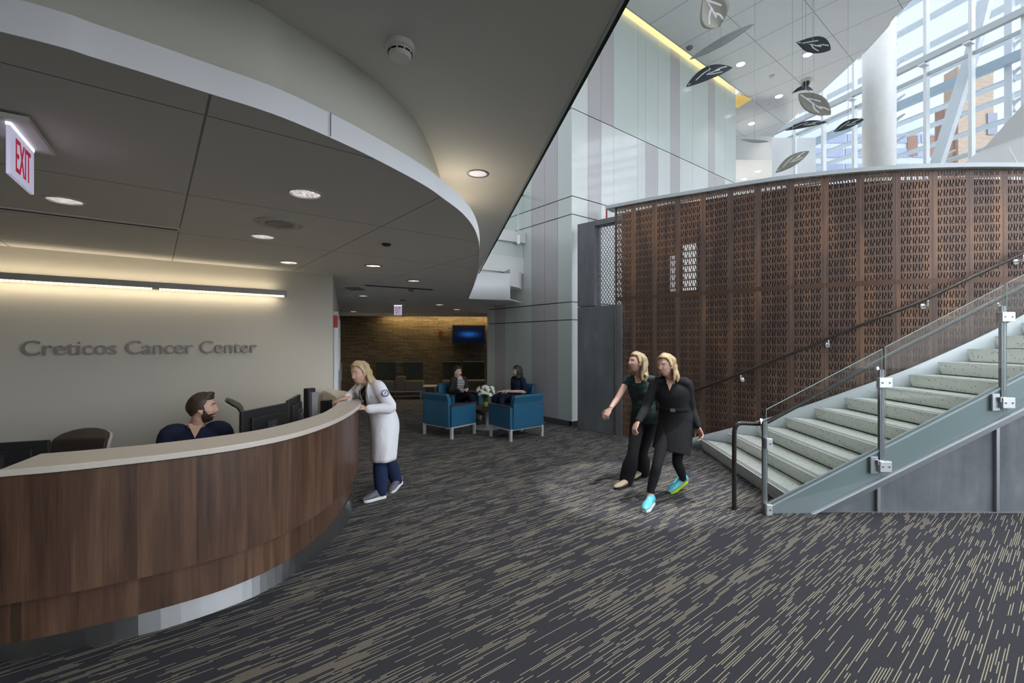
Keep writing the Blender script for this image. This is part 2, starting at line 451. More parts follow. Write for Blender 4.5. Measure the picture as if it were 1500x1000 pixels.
# back-painted glass panels
for nm, c in (('glass_white', (0.76, 0.80, 0.79)), ('glass_mint', (0.66, 0.74, 0.705)), ('glass_lilac', (0.56, 0.545, 0.56))):
    t = NT(nm); n = t.noise(t.obj(), 0.8, 2)
    t.set(color=t.mix(n, tuple(a*0.97 for a in c), c), rough=0.22, coat=0.35, coatr=0.05); M[nm] = t.m
# clear glass: see-through with a faint tint and a fresnel sheen
def clear(name, tint, gloss=0.9):
    t = NT(name); tr = t.node('ShaderNodeBsdfTransparent'); tr.inputs[0].default_value = (*tint, 1)
    gl = t.node('ShaderNodeBsdfGlossy'); gl.inputs['Roughness'].default_value = 0.02; gl.inputs[0].default_value = (gloss, gloss, gloss, 1)
    lw = t.node('ShaderNodeLayerWeight'); lw.inputs[0].default_value = 0.5
    fr = t.math('ADD', 0.012, t.math('MULTIPLY', t.math('POWER', lw.outputs['Facing'], 5.0), 0.9), clamp=True)
    mx = t.node('ShaderNodeMixShader'); t.l.new(fr, mx.inputs[0]); t.l.new(tr.outputs[0], mx.inputs[1]); t.l.new(gl.outputs[0], mx.inputs[2])
    t.l.new(mx.outputs[0], t.out.inputs[0]); M[name] = t.m
clear('clear_glass', (0.955, 0.975, 0.968)); clear('window_glass', (0.95, 0.98, 1.0)); clear('vase_glass', (0.75, 0.85, 0.78))
flat('glass_edge', (0.42, 0.52, 0.50), 0.2)
flat('mullion', (0.74, 0.78, 0.81), 0.4, 0.1)
flat('beam_grey', (0.50, 0.55, 0.57), 0.45, 0.1)
flat('girder_blue', (0.50, 0.60, 0.67), 0.4, 0.1)
flat('louver', (0.74, 0.82, 0.87), 0.35, 0.0); 
flat('strut_white', (0.82, 0.85, 0.88), 0.4)
flat('column_paint', (0.80, 0.80, 0.78), 0.45)
t = NT('lamp_warm'); x, y, z = t.sep(t.obj()); q = t.math('ADD', t.math('MULTIPLY', x, 0.7827), t.math('MULTIPLY', y, 0.6224))
bead = t.math('ABSOLUTE', t.math('SUBTRACT', t.math('FRACT', t.math('MULTIPLY', q, 28.0)), 0.5))
t.set(color=(0.9, 0.88, 0.8), rough=0.4, emit=(1.0, 0.90, 0.74), estr=t.math('ADD', 0.55, t.math('MULTIPLY', bead, 1.6))); M['lamp_warm'] = t.m; emis('lamp_neutral', (1.0, 0.93, 0.85), 6.0); emis('lamp_gold', (1.0, 0.72, 0.25), 2.0)
emis('lamp_cool', (0.95, 0.97, 1.0), 2.5)
emis('sign_white', (0.70, 0.68, 0.90), 0.42); emis('sign_edge', (0.85, 0.84, 1.0), 1.4); emis('sign_red', (0.42, 0.02, 0.05), 0.45)
emis('sign_pink', (0.85, 0.40, 0.62), 0.8)
t = NT('reflector'); t.set(color=(0.86, 0.84, 0.84), metal=0.85, rough=0.22); M['reflector'] = t.m
t = NT('screen_blue'); x, y, z = t.sep(t.uv())
d = t.math('ADD', t.math('POWER', t.math('MULTIPLY', x, 1.25), 2.0), t.math('POWER', t.math('MULTIPLY', y, 4.2), 2.0))
g = t.math('POWER', 2.718, t.math('MULTIPLY', d, -3.0))
n = t.noise(t.comb(t.math('MULTIPLY', x, 5.0), t.math('MULTIPLY', y, 1.0), 0.0), 1.5, 2)
t.set(color=(0.003, 0.004, 0.01), rough=0.6, spec=0.1, emit=t.mix(t.math('MULTIPLY', g, t.math('ADD', 0.5, n)), (0.001, 0.003, 0.012), (0.01, 0.085, 0.36)), estr=1.0); M['screen_blue'] = t.m
# outside
t = NT('tan_brick'); br = t.node('ShaderNodeTexBrick'); t.l.new(t.mapv(t.obj(), (1, 1, 1), (PI/2, 0, 0)), br.inputs['Vector'])
br.inputs['Scale'].default_value = 1.0; br.inputs['Brick Width'].default_value = 0.5; br.inputs['Row Height'].default_value = 0.16; br.inputs['Mortar Size'].default_value = 0.015
br.inputs['Color1'].default_value = (0.50, 0.37, 0.28, 1); br.inputs['Color2'].default_value = (0.58, 0.45, 0.35, 1); br.inputs['Mortar'].default_value = (0.62, 0.55, 0.48, 1)
t.set(color=br.outputs[0], rough=0.9); M['tan_brick'] = t.m
flat('red_brick', (0.38, 0.24, 0.19), 0.9, 0, 0.2, 1.5); flat('pale_band', (0.62, 0.68, 0.70), 0.6); flat('blue_glass', (0.33, 0.39, 0.58), 0.3, 0, 0.25, 0.4); flat('far_window', (0.26, 0.29, 0.38), 0.3)
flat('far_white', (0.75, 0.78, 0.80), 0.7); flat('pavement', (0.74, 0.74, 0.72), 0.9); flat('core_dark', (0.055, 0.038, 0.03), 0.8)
# people
t = NT('skin'); n = t.noise(t.obj(), 14, 3)
t.set(color=t.mix(n, (0.56, 0.33, 0.25), (0.66, 0.42, 0.33)), rough=0.5, sss=0.06); M['skin'] = t.m
flat('skin_pale', (0.66, 0.45, 0.38), 0.5); flat('lips', (0.46, 0.20, 0.17), 0.4); flat('lips_pale', (0.40, 0.20, 0.17), 0.5); flat('teeth', (0.8, 0.78, 0.74), 0.3)
flat('eye_white', (0.75, 0.74, 0.72), 0.2); flat('iris', (0.03, 0.025, 0.02), 0.15)
def hairmat(name, a, b):
    t = NT(name); n = t.noise(t.mapv(t.obj(), (55, 55, 5)), 1.0, 4, 0.6)
    t.set(color=t.mix(n, a, b), rough=0.42); t.bump(n, 0.5, 0.01); M[name] = t.m
hairmat('hair_blonde', (0.30, 0.20, 0.09), (0.66, 0.50, 0.28)); hairmat('hair_ash', (0.26, 0.18, 0.10), (0.52, 0.39, 0.23))
hairmat('hair_brown', (0.022, 0.014, 0.010), (0.065, 0.042, 0.028)); hairmat('hair_dark', (0.018, 0.016, 0.015), (0.06, 0.055, 0.052))
def cloth(name, color, rough=0.85, var=0.18, fold=5.0, fb=0.25):
    t = NT(name); n = t.noise(t.mapv(t.obj(), (fold, fold, fold*0.5)), 1.0, 3); w = t.noise(t.obj(), 400, 1)
    t.set(color=t.mix(w, tuple(c*(1-var) for c in color), tuple(min(1, c*(1+var)) for c in color)), rough=rough, spec=0.3)
    t.bump(n, fb, 0.05); M[name] = t.m
cloth('navy_scrubs', (0.012, 0.017, 0.045)); cloth('navy_pants', (0.014, 0.026, 0.072)); cloth('white_coat', (0.80, 0.80, 0.84), 0.8, 0.03, 4.5, 0.6)
cloth('black_cloth', (0.012, 0.012, 0.014)); cloth('black_coat', (0.016, 0.016, 0.018)); cloth('grey_cardigan', (0.035, 0.034, 0.032)); cloth('dark_jeans', (0.010, 0.011, 0.016))
t = NT('teal_print'); n = t.noise(t.mapv(t.obj(), (6, 6, 16)), 1.0, 3, 0.6)
t.set(color=t.ramp(n, [(0.5, (0.012, 0.016, 0.02)), (0.62, (0.012, 0.06, 0.06)), (0.72, (0.05, 0.16, 0.14))]), rough=0.7); M['teal_print'] = t.m
t = NT('striped_shirt'); x, y, z = t.sep(t.obj()); st = t.math('GREATER_THAN', t.math('FRACT', t.math('MULTIPLY', z, 26.0)), 0.45)
t.set(color=t.mix(st, (0.05, 0.05, 0.06), (0.52, 0.52, 0.52)), rough=0.85); M['striped_shirt'] = t.m
flat('shoe_cyan', (0.14, 0.55, 0.68), 0.5, 0, 0.3, 30); flat('shoe_lime', (0.45, 0.62, 0.03), 0.5); flat('shoe_white', (0.75, 0.77, 0.78), 0.5)
flat('shoe_grey', (0.13, 0.13, 0.16), 0.6, 0, 0.6, 25); flat('shoe_beige', (0.45, 0.36, 0.25), 0.5); flat('shoe_black', (0.015, 0.015, 0.016), 0.4)
flat('badge_blue', (0.05, 0.04, 0.22), 0.6); flat('badge_white', (0.8, 0.8, 0.85), 0.6); flat('stitch', (0.22, 0.22, 0.38), 0.8)
flat('leaf_dark', (0.06, 0.075, 0.09), 0.4, 0.3); flat('leaf_taupe', (0.30, 0.29, 0.25), 0.45, 0.2); flat('leaf_grey', (0.34, 0.37, 0.39), 0.45, 0.2)
flat('vein_white', (0.80, 0.82, 0.82), 0.5); flat('cable', (0.45, 0.48, 0.5), 0.4, 0.5)
flat('petal', (0.80, 0.80, 0.72), 0.6); flat('petal_core', (0.55, 0.5, 0.15), 0.7); flat('stem_green', (0.10, 0.20, 0.04), 0.6); flat('water', (0.25, 0.35, 0.12), 0.1)
flat('letter_metal', (0.20, 0.19, 0.175), 0.45, 0.3)
# ------------------------------------------------------------------ camera
cd = bpy.data.cameras.new('camera'); cam = bpy.data.objects.new('camera', cd); COL.objects.link(cam)
cam.location = (0, 0, H); cam.rotation_euler = (PI/2, 0, 0)
cd.sensor_width = 36.0; cd.lens = FP/1500*36.0; cd.clip_start = 0.05; cd.clip_end = 300
SC.camera = cam

ZL, ZU, ZA = 2.63, 3.13, 9.18      # desk soffit, upper soffit, atrium ceiling

# ------------------------------------------------------------------ floor and ceilings
fl = MB(); fl.prism([(-9.5, -5), (21, -5), (21, 21), (-9.5, 21)], -0.12, 0.0)
struct(fl.build('floor', 'carpet'))

fascia_px = [(0, 45), (150, 87), (304, 135), (400, 166), (482, 200), (552.6, 233.6), (620, 270), (650, 291), (674, 309.4), (690, 328), (698, 345), (701.3, 362), (701, 380), (699, 398), (695, 413), (690.5, 425), (686, 437)]
front = []
for x, y in fascia_px:
    p = F(1500-x, 1000-y, 2*H-ZL); front.append(((x-750)*p.y/FP, p.y))
lead = [(-7.8, -2.3), (-5.2, -1.0), (-3.4, 0.12), (-2.3, 0.83)]
curve = [tuple(p) for p in catmull(lead+front, 6)]
tail = [tuple(p) for p in catmull([curve[-1], (-0.72, 9.42), (-0.40, 9.53), (-0.04, 9.63)], 4)][1:]
# soffit over the desk and the lounge
poly = curve+tail+[(0.22, 10.40), (-0.62, 11.5), (-0.62, 15.2), (-9, 15.2), (-9, -2.3)]
struct(MB().prism(poly, ZL, ZL+0.02).build('ceiling_low', 'low_ceiling'))
# the pale fascia band along its edge, taller where it turns to the right
m = MB()
fc = offset(curve, -0.008)
m.strip([(x, y, ZL-0.006) for x, y in fc], [(x, y, ZL+0.10) for x, y in fc]); m.strip([(x, y, ZL-0.006) for x, y in curve], [(x, y, ZL-0.006) for x, y in fc])
o = struct(m.build('trim_1', 'fascia_paint', smooth=True))
pj = F(482, 200, ZL); m = MB(); m.box((pj.x+0.012, pj.y-0.012, ZL+0.047), (0.003, 0.003, 0.10)); struct(m.build('trim_15', 'steel_dark'))
m = MB(); w = [c for c in curve if c[1] > 8.6]+tail
m.strip([(x, y, ZL-0.005) for x, y in w], [(x, y, ZL+0.56) for x, y in w])
struct(m.build('trim_2', 'fascia_paint', smooth=True, solid=0.012))
# ledge on top of the fascia and the recessed drum
drum_px = [(356, 0), (420, 37), (482, 73), (552.6, 124), (606.6, 178), (624, 208), (634, 232), (641, 253)]
dr = []
for x, y in drum_px:
    p = F(1500-x, 1000-y, 2*H-ZU); dr.append(((x-750)*p.y/FP, p.y))
drum = [tuple(p) for p in catmull([(-7.8, -1.9), (-5.2, -0.6), (-3.4, 0.5), (-2.2, 1.2), (-1.55, 1.55)]+dr+[(-0.66, 4.7), (-0.76, 5.9), (-0.95, 7.2), (-1.15, 9.2)], 6)]
struct(MB().strip([(x, y, ZL+0.08) for x, y in drum], [(x, y, ZU+0.02) for x, y in drum]).build('wall_drum', 'drum_paint', smooth=True, solid=0.02))
struct(MB().prism(curve+drum[::-1], ZL+0.075, ZL+0.095).build('trim_3', 'fascia_paint'))
# second floor slab with the angled edge
EA = V((0.72+0.157*4.6, -4.6, 0)); EB = V((-0.70, 9.17, 0)); ed = (EB-EA).normalized(); en = V((ed.y, -ed.x, 0))
poly = [(EA.x, EA.y), (EB.x, EB.y), (-0.72, 9.75), (0.22, 10.45), (-0.62, 11.5), (-0.62, 15.2), (-9, 15.2), (-9, -4.6)]
struct(MB().prism(poly, ZU, 4.18).build('ceiling_upper', 'soffit_paint'))
m = MB(); m.bar(EA+en*0.008+V((0, 0, ZU+0.02)), EB+en*0.008+V((0, 0, ZU+0.02)), 0.016, 0.05)
struct(m.build('trim_4', 'glass_edge'))
m = MB(); m.bar(EA+en*0.026+V((0, 0, ZU+0.05)), EB+en*0.026+V((0, 0, ZU+0.05)), 0.02, 0.11)
struct(m.build('trim_5', 'black_gap'))
# bridge edge at the far end of the slab
BA = V((-0.78, 9.66, 0)); BB = V((0.27, 10.39, 0)); bd = (BB-BA).normalized(); bn = V((bd.y, -bd.x, 0))
m = MB(); m.bar(BA-bn*0.1+V((0, 0, 3.475)), BB-bn*0.1+V((0, 0, 3.475)), 0.2, 0.35); struct(m.build('trim_6', 'white_paint'))
m = MB(); m.bar(BA-bn*0.12+V((0, 0, 3.82)), BB-bn*0.12+V((0, 0, 3.82)), 0.16, 0.34); struct(m.build('trim_7', 'white_paint'))
m = MB(); m.bar(BA-bn*0.08+V((0, 0, 4.11)), BB-bn*0.02+V((0, 0, 4.11)), 0.2, 0.24); struct(m.build('trim_8', 'white_paint'))
m = MB(); m.prism([(-0.04, 9.66), (0.16, 9.98), (0.22, 10.38), (-0.2, 10.1)], 2.93, 3.30); struct(m.build('trim_9', 'white_paint'))
# atrium ceiling with its curved edge
ae = [(7.6, -5), (7.9, 0), (8.3, 5)]
for x, y in [(1333.6, 2.7), (1301, 40), (1270, 74), (1248.6, 93), (1190, 147), (1132, 200)]:
    p = F(1500-x, 1000-y, 2*H-ZA); ae.append(((x-750)*p.y/FP, p.y))
ae = [tuple(p) for p in catmull(ae, 4)]
GC = V((1.225, 9.19, 0)); nR = V((VX.y, -VX.x, 0))    # outer corner of the glass clad volume
q1, q2 = GC+VX*7.15+nR*0.14, GC-VX*0.4+nR*0.14
struct(MB().prism([(-9, -5)]+ae+[(9.6, 17.2), (5.6, 17.2), (q1.x, q1.y), (q2.x, q2.y), (-9, q2.y)], ZA, ZA+0.10).build('ceiling_atrium', 'atrium_ceiling'))
# light cove along the top of the glass cladding
m = MB(); m.bar(GC+VX*-0.5-nR*0.04+V((0, 0, ZA+0.22)), GC+VX*7.06-nR*0.04+V((0, 0, ZA+0.22)), 0.06, 0.44); struct(m.build('trim_13', 'white_paint'))
m = MB(); m.bar(GC+VX*-0.5+nR*0.25+V((0, 0, ZA+0.45)), GC+VX*7.3+nR*0.25+V((0, 0, ZA+0.45)), 0.7, 0.03); m.bar(GC+VX*-0.5+nR*0.5+V((0, 0, ZA+0.28)), GC+VX*7.3+nR*0.5+V((0, 0, ZA+0.28)), 0.03, 0.36); struct(m.build('trim_14', 'white_paint'))

# ------------------------------------------------------------------ walls
def wallbar(name, a, b, z0, z1, mat, th=0.12, side=1):
    """wall from a to b (xy), visible face on the line, thickness away on the left of a->b"""
    a = V((a[0], a[1], 0)); b = V((b[0], b[1], 0)); d = (b-a).normalized(); n = V((-d.y, d.x, 0))*side
    m = MB(); L = (b-a).length
    vs = [a, b, b+n*th, a+n*th]
    lo = [V((p.x, p.y, z0)) for p in vs]; hi = [V((p.x, p.y, z1)) for p in vs]
    fs = [(0, 1, 5, 4), (1, 2, 6, 5), (2, 3, 7, 6), (3, 0, 4, 7), (4, 5, 6, 7), (0, 3, 2, 1)]
    uvs = [[(0, z0), (L, z0), (L, z1), (0, z1)], [(L, z0), (L+th, z0), (L+th, z1), (L, z1)], [(L, z0), (0, z0), (0, z1), (L, z1)], [(-th, z0), (0, z0), (0, z1), (-th, z1)], [(0, 0)]*4, [(0, 0)]*4]
    m.add(lo+hi, fs, uvs)
    return struct(m.build(name, mat))
WC = V((-2.41, 6.055, 0))                       # corner of desk wall and hall
WL = WC-VX*7.2
wallbar('wall_desk', WL, WC, 0, 2.66, 'wall_paint')
HE = WC+WX*9.0
wallbar('wall_hall', WC+V((0.0, 0.002, 0)), HE, 0, 2.66, 'hall_paint', 0.1, 1)
wallbar('wall_west', WL-UX*9.0, WL, 0, 3.13, 'wall_paint')
SA = V((-5.75, 14.18, 0)); SB = V((-0.3, 14.75, 0))
wallbar('wall_stone', SA, SB, 0, 2.66, 'ledge_stone', 0.2)
# glass panel cladding: columns by pixel on each face, rows by height
rows = [0.10, 2.185, 2.55, 4.34, 4.71, 6.50, ZA]
def along(d, px):
    k = (px-750)/FP
    return (k*GC.y-GC.x)/(d.x-k*d.y)
def cladding(name, d, cols, colours, nrm):
    m = MB(); mats = ['glass_white', 'glass_mint', 'glass_lilac', 'black_gap']
    ts = [along(d, c) for c in cols]
    g = 0.012
    for r in range(len(rows)-1):
        for i in range(len(ts)-1):
            a, b = sorted((ts[i], ts[i+1]))
            c = colours[r][i] if r < len(colours) else colours[-1][i]
            m.mat = c
            p = GC+d*(a+b)/2+V((0, 0, (rows[r]+rows[r+1])/2))-nrm*0.012
            m.box(p, (b-a-g*0.6, 0.024, rows[r+1]-rows[r]-g*1.6), (d, nrm, V((0, 0, 1))))
    m.mat = 3
    a, b = min(ts), max(ts)
    m.box(GC+d*((a+b)/2)+V((0, 0, ZA/2))-nrm*0.07, (b-a-0.05, 0.06, ZA-0.02), (d, nrm, V((0, 0, 1))))
    return struct(m.build(name, mats))
nL = V((-UX.y, UX.x, 0)); nR = V((VX.y, -VX.x, 0))
W_, G_, L_ = 0, 1, 2
lc = [837.5, 816.7, 797.8, 778.9, 755.4, 740, 724.8, 713.5]
lcol = [[G_, L_, L_, G_, G_, L_, G_], [G_, L_, L_, G_, G_, L_, G_], [G_, L_, L_, W_, G_, L_, G_], [G_, L_, L_, W_, G_, L_, G_], [G_, L_, L_, G_, G_, L_, G_], [G_, L_, L_, G_, G_, L_, G_]]
cladding('wall_glass_left', UX, lc, lcol, nL)
rc = [837.5, 861.2, 880.4, 899, 934.4, 945.8, 963.8, 982.2, 995.7, 1014.6, 1037.6, 1047, 1062, 1078]
up = [W_, L_, L_, G_, G_, G_, G_, L_, G_, G_, L_, G_, G_]; lo = [W_, L_, W_, W_, W_, L_, W_, L_, W_, W_, L_, L_, W_]
cladding('wall_glass_right', VX, rc, [lo, lo, lo, lo, lo, up], nR)
m = MB(); m.box(GC+UX*1.49+V((0, 0, 0.05))-nL*0.06, (2.9, 0.06, 0.1), (UX, nL, V((0, 0, 1)))); struct(m.build('baseboard_glass', 'steel_dark'))
# concrete blade with a deep mesh window
CA = V((1.30, 8.97, 0)); CB = V((2.02, 8.285, 0)); cdv = (CB-CA).normalized(); cn = V((cdv.y, -cdv.x, 0))
if cn.y > 0: cn = -cn
def cpt(px, z):
    k = (px-750)/FP; t = (k*CA.y-CA.x)/(cdv.x-k*cdv.y); p = CA+cdv*t; return V((p.x, p.y, z))
a0, a1, a2 = cpt(845.8, 0), cpt(871, 0), CB
m = MB(); Zc = V((0, 0, 1))
def cblock(p, q, z0, z1, th=0.22):
    m.extr([V((p.x, p.y, z0)), V((q.x, q.y, z0)), V((q.x, q.y, z1)), V((p.x, p.y, z1))], -cn*th)
cblock(a0, a2, 0, 2.42); cblock(a0, a1, 2.43, 4.07); cblock(a1, a2, 3.97, 4.07)
struct(m.build('wall_concrete', 'concrete', bevel=0.006))
m = MB(); m.strip([a1-cn*0.1+Zc*2.42, a2-cn*0.1+Zc*2.42], [a1-cn*0.1+Zc*3.97, a2-cn*0.1+Zc*3.97])
tag(m.build('wire_grille', 'wire_mesh', solid=0.004), 'woven metal mesh grille filling the tall opening in the grey concrete wall', 'grille')
wallbar('wall_upper', (-9.2, 11.9), (-0.7, 11.9), 4.18, ZA+0.1, 'white_paint', 0.15)
# far end of the atrium
wallbar('wall_far', (5.2, 16.9), (11.4, 16.9), 0, ZA+0.2, 'white_paint', 0.15)
m = MB(); m.prism([(5.9, 14.3), (8.25, 14.3), (9.75, 16.9), (5.9, 16.9)], 7.5, 8.25); struct(m.build('ceiling_far', 'white_paint'))
# front of the lobby, behind the viewpoint: glazed bays between piers
wallbar('wall_front', (0.2, -4.9), (-9.4, -4.9), 0, 4.2, 'hall_paint', 0.2)
wallbar('wall_side', (-9.4, -5.1), (-9.4, 2.0), 0, 4.2, 'hall_paint', 0.1)
for k, x in enumerate((0.5, 2.2, 3.9, 5.6)):
    m = MB(); m.box((x, -4.9, 2.1), (0.34 if k % 2 else 0.5, 0.3, 4.2)); struct(m.build('wall_front_pier', 'hall_paint'))
m = MB()
for z in (0.1, 2.3, 3.1): m.box((0.6, -4.95, z), (18, 0.1, 0.12))
struct(m.build('window_2', 'mullion'))

# ------------------------------------------------------------------ curtain wall
def CWp(px, y, c):
    Y = FP*c/(px-506.0); return V((c-0.37*Y, Y, H-(y-500)*Y/FP))
def CWy(Y, c, z): return V((c-0.37*Y, Y, z))
C0 = 17.0; wn_ = V((-WX.y, WX.x, 0))
cw = thing('window_1', 'tall glazed curtain wall of the atrium', 'window'); cw['kind'] = 'structure'
del cw['label'], cw['category']
m = MB(); a = CWy(20.5, C0, 0); b = CWy(-5, C0, 0)
m.strip([a, b], [a+V((0, 0, 13.5)), b+V((0, 0, 13.5))]); m.build('glazing', 'window_glass', cw)
Yk = [20.0, 19.0, 18.0, 16.95, 15.97, 15.0, 13.99, 13.15, 12.2, 11.25, 10.3, 9.35, 8.4, 7.0, 5.5, 4.0, 2.5, 1.0, -0.5, -2.0, -3.5]
for Y in Yk:
    m = MB(); p = CWy(Y, C0, 0)+wn_*0.06; m.box(p+V((0, 0, 6.75)), (0.075, 0.17, 13.5), (WX, wn_, Zc)); m.build('mullion', 'mullion', cw)
for z, w, h in ((9.89, 0.13, 0.17), (9.52, 0.06, 0.09), (5.6, 0.06, 0.09), (3.0, 0.06, 0.09), (12.4, 0.06, 0.09)):
    m = MB(); off = 0.24 if z == 9.89 else 0.04
    m.bar(CWy(20.5, C0, z)+wn_*off, CWy(-5, C0, z)+wn_*off, w, h); m.build('transom', 'beam_grey', cw)
for Y in Yk[3:9]:
    m = MB(); m.box(CWy(Y, C0, 9.76)+wn_*0.2, (0.16, 0.24, 0.05), (WX, wn_, Zc)); m.build('bracket', 'mullion', cw)
for k, (Y, c, z, tilt) in enumerate([(0, 18.7, z, 0) for z in (7.35, 8.0, 8.62, 9.08, 10.25, 11.2, 12.1, 12.9)]):
    m = MB(); m.bar(CWy(24, c, z), CWy(2, c, z), 0.34, 0.04); o = m.build('sun_louver', 'louver', loc=CWy(13, c, z))
    tag(o, 'long pale blue horizontal sunshade blade hung outside the atrium glass', 'sunshade', 'sunshade blades outside the glass')
m = MB(); m.bar(CWy(24, 18.2, 9.47), CWy(2, 18.2, 9.47), 0.14, 0.26)
tag(m.build('steel_girder', 'girder_blue', loc=CWy(13, 18.2, 9.47)), 'thick pale blue steel girder running level outside the glass', 'beam')
m = MB(); m.bar(CWp(1424, 80, 17.75), CWp(1366, 262, 17.75), 0.2, 0.28)
m.bar(CWp(1424, 80, 17.75), CWp(1444, 0, 17.75), 0.2, 0.28); tag(m.build('raking_strut', 'strut_white', loc=CWp(1366, 262, 17.75)), 'white raking steel strut leaning outside the tall glass', 'strut')
m = MB(); m.box(CWp(1479, 120, 18.42), (0.16, 0.16, 11), (WX, wn_, Zc)); tag(m.build('steel_post', 'strut_white'), 'white upright steel post outside glass at right end', 'post')
for k, (x, y) in enumerate([(1317, 28), (1317, 58), (1317, 100), (1317, 152), (1317, 180), (1317, 212), (1416, 105), (1408, 145), (1399, 185), (1388, 234), (1492, 70), (1492, 110), (1492, 155)]):
    m = MB(); p = CWp(x, y, 18.45); m.tube([p+V((0, 0, 0.22))-WX*0.16, p+V((0, 0, 0.14))+WX*0.05, p+WX*0.12, p-V((0, 0, 0.12))+WX*0.06], [0.035, 0.055, 0.055, 0.03], n=8, smooth=4)
    tag(m.build('louver_bracket', 'strut_white', smooth=True, loc=p), 'small curved white bracket carrying a sunshade blade outside the glass', 'bracket', 'curved brackets of the sunshade blades')
# column
m = MB(); m.lathe([(0.37, 0.0), (0.37, 13)], (10.06, 12.35, 0), 40)
struct(m.build('wall_column', 'column_paint', smooth=True))
m = MB(); c2 = CWy(14.05, C0, 0)+wn_*0.12; m.box(c2+V((0, 0, 6.5)), (0.26, 0.12, 13), (WX, wn_, Zc)); m.build('mullion', 'mullion', cw)
# raking white underside of an upper stair at the right end of the glass
m = MB(); a = P(1415, 241, 8.6); b = P(1432, 227, 8.75); c = P(1560, 84, 8.0); d = P(1560, 180, 7.9)
m.extr([b, c, d], (1.5, 1.3, 0.5)); struct(m.build('ceiling_stair', 'white_paint'))
m = MB(); m.extr([a, b, d, P(1560, 262, 6.6)], (0.0, 0.02, 0.05)); m.bar(P(1477, 215, 7.9), P(1494, 246, 7.1), 0.02, 0.02); struct(m.build('ceiling_stair_soffit', 'white_paint'))

# ------------------------------------------------------------------ outside
def building(name, label, parts, loc):
    t = thing(name, label, 'building', loc)
    for nm, c, s, mt in parts: MB().box(c, s).build(nm, mt, t)
    return t
bx = lambda px, Y: (px-750)*Y/FP
bt = thing('brick_building', 'tan brick building seen beyond the right part of the atrium glass', 'building', (bx(1430, 42), 44, 0))
MB().box((bx(1429.5, 42), 42.7, 13.2), (3.3, 1.4, 28.4)).build('wall', 'tan_brick', bt)
MB().box((bx(1394, 42.3), 42.8, 10.5), (1.3, 1.0, 26.6)).build('wing', 'red_brick', bt)
MB().box((bx(1452.5, 42), 41.95, 22.0), (0.9, 0.1, 2.0)).build('window', 'far_window', bt)
MB().box((bx(1462, 43), 43.2, 18), (0.8, 0.6, 8)).build('stair_tower', 'far_white', bt)
bt = thing('banded_building', 'low banded building with blue window strips behind the column', 'building', (bx(1270, 52), 55, 0))
MB().box((bx(1262, 53), 54.5, 13.6), (20.5, 3, 28.4)).build('wall', 'pale_band', bt)
for z, x0, x1 in ((25.6, 1205, 1385), (23.9, 1140, 1385), (22.1, 1140, 1385)):
    for k in range(5):
        xa = x0+(x1-x0)*k/5; xb = x0+(x1-x0)*(k+0.93)/5
        MB().box(((bx(xa, 53)+bx(xb, 53))/2, 52.97, z), (bx(xb, 53)-bx(xa, 53), 0.1, 1.05)).build('window', 'blue_glass', bt)
for px, z, s in ((1372, 24.7, 1.8), (1338, 24.7, 1.2)):
    MB().box((bx(px, 52.8), 52.95, z), (s, 0.12, 2.4)).build('brick_infill', 'red_brick', bt)
MB().box((bx(1335, 53), 54.6, 29.0), (4.5, 2, 3.0)).build('roof_plant', 'far_white', bt)
m = MB(); m.prism([(14, -25), (70, -25), (80, 80), (-10, 80), (-10, 24), (21.2, 24)], -0.4, -0.25); tag(m.build('pavement', 'pavement'), 'grey pavement outside below the atrium glass', 'ground', kind='structure')
# ------------------------------------------------------------------ perforated screen
scr_px = [901, 965, 1031, 1069, 1110, 1149, 1190, 1234, 1278, 1322, 1362, 1404, 1443, 1479, 1520, 1600]
scr_Y = [8.38, 7.85, 7.36, 7.07, 6.80, 6.58, 6.40, 6.23, 6.07, 5.95, 5.88, 5.82, 5.77, 5.73, 5.70, 5.67]
top_px = [302, 290, 279.5, 273, 266.5, 261, 256.5, 252, 248.5, 245.8, 244.4, 243.4, 243, 243.2, 244, 246]
def interp(xs, ys, x):
    for i in range(len(xs)-1):
        if x <= xs[i+1] or i == len(xs)-2:
            return lerp(ys[i], ys[i+1], (x-xs[i])/(xs[i+1]-xs[i]))
fine = catmull(list(zip(scr_px, scr_Y, top_px)), 6)
fx = [a[0] for a in fine]; fy = [a[1] for a in fine]; ft = [a[2] for a in fine]
def scr(px, z=0.0, off=0.0):
    Y = interp(fx, fy, px); p = V(((px-750)*Y/FP, Y, z))
    if off:
        q = interp(fx, fy, px+4); t = V(((px-746)*q/FP-p.x, q-p.y, 0)).normalized(); p += V((t.y, -t.x, 0))*off
    return p
def scr_top(px): return H+(500-interp(fx, ft, px))*interp(fx, fy, px)/FP-0.035
st = thing('perforated_screen', 'tall curved bronze screen wall with cut-out pattern beside the staircase', 'screen', scr(1150))
seams = [901, 928, 959, 993, 1029.5, 1070, 1110, 1158, 1208, 1260, 1313.4, 1367.4, 1421, 1470.6, 1522, 1575, 1630, 1686, 1742, 1800]
ZS = 2.53
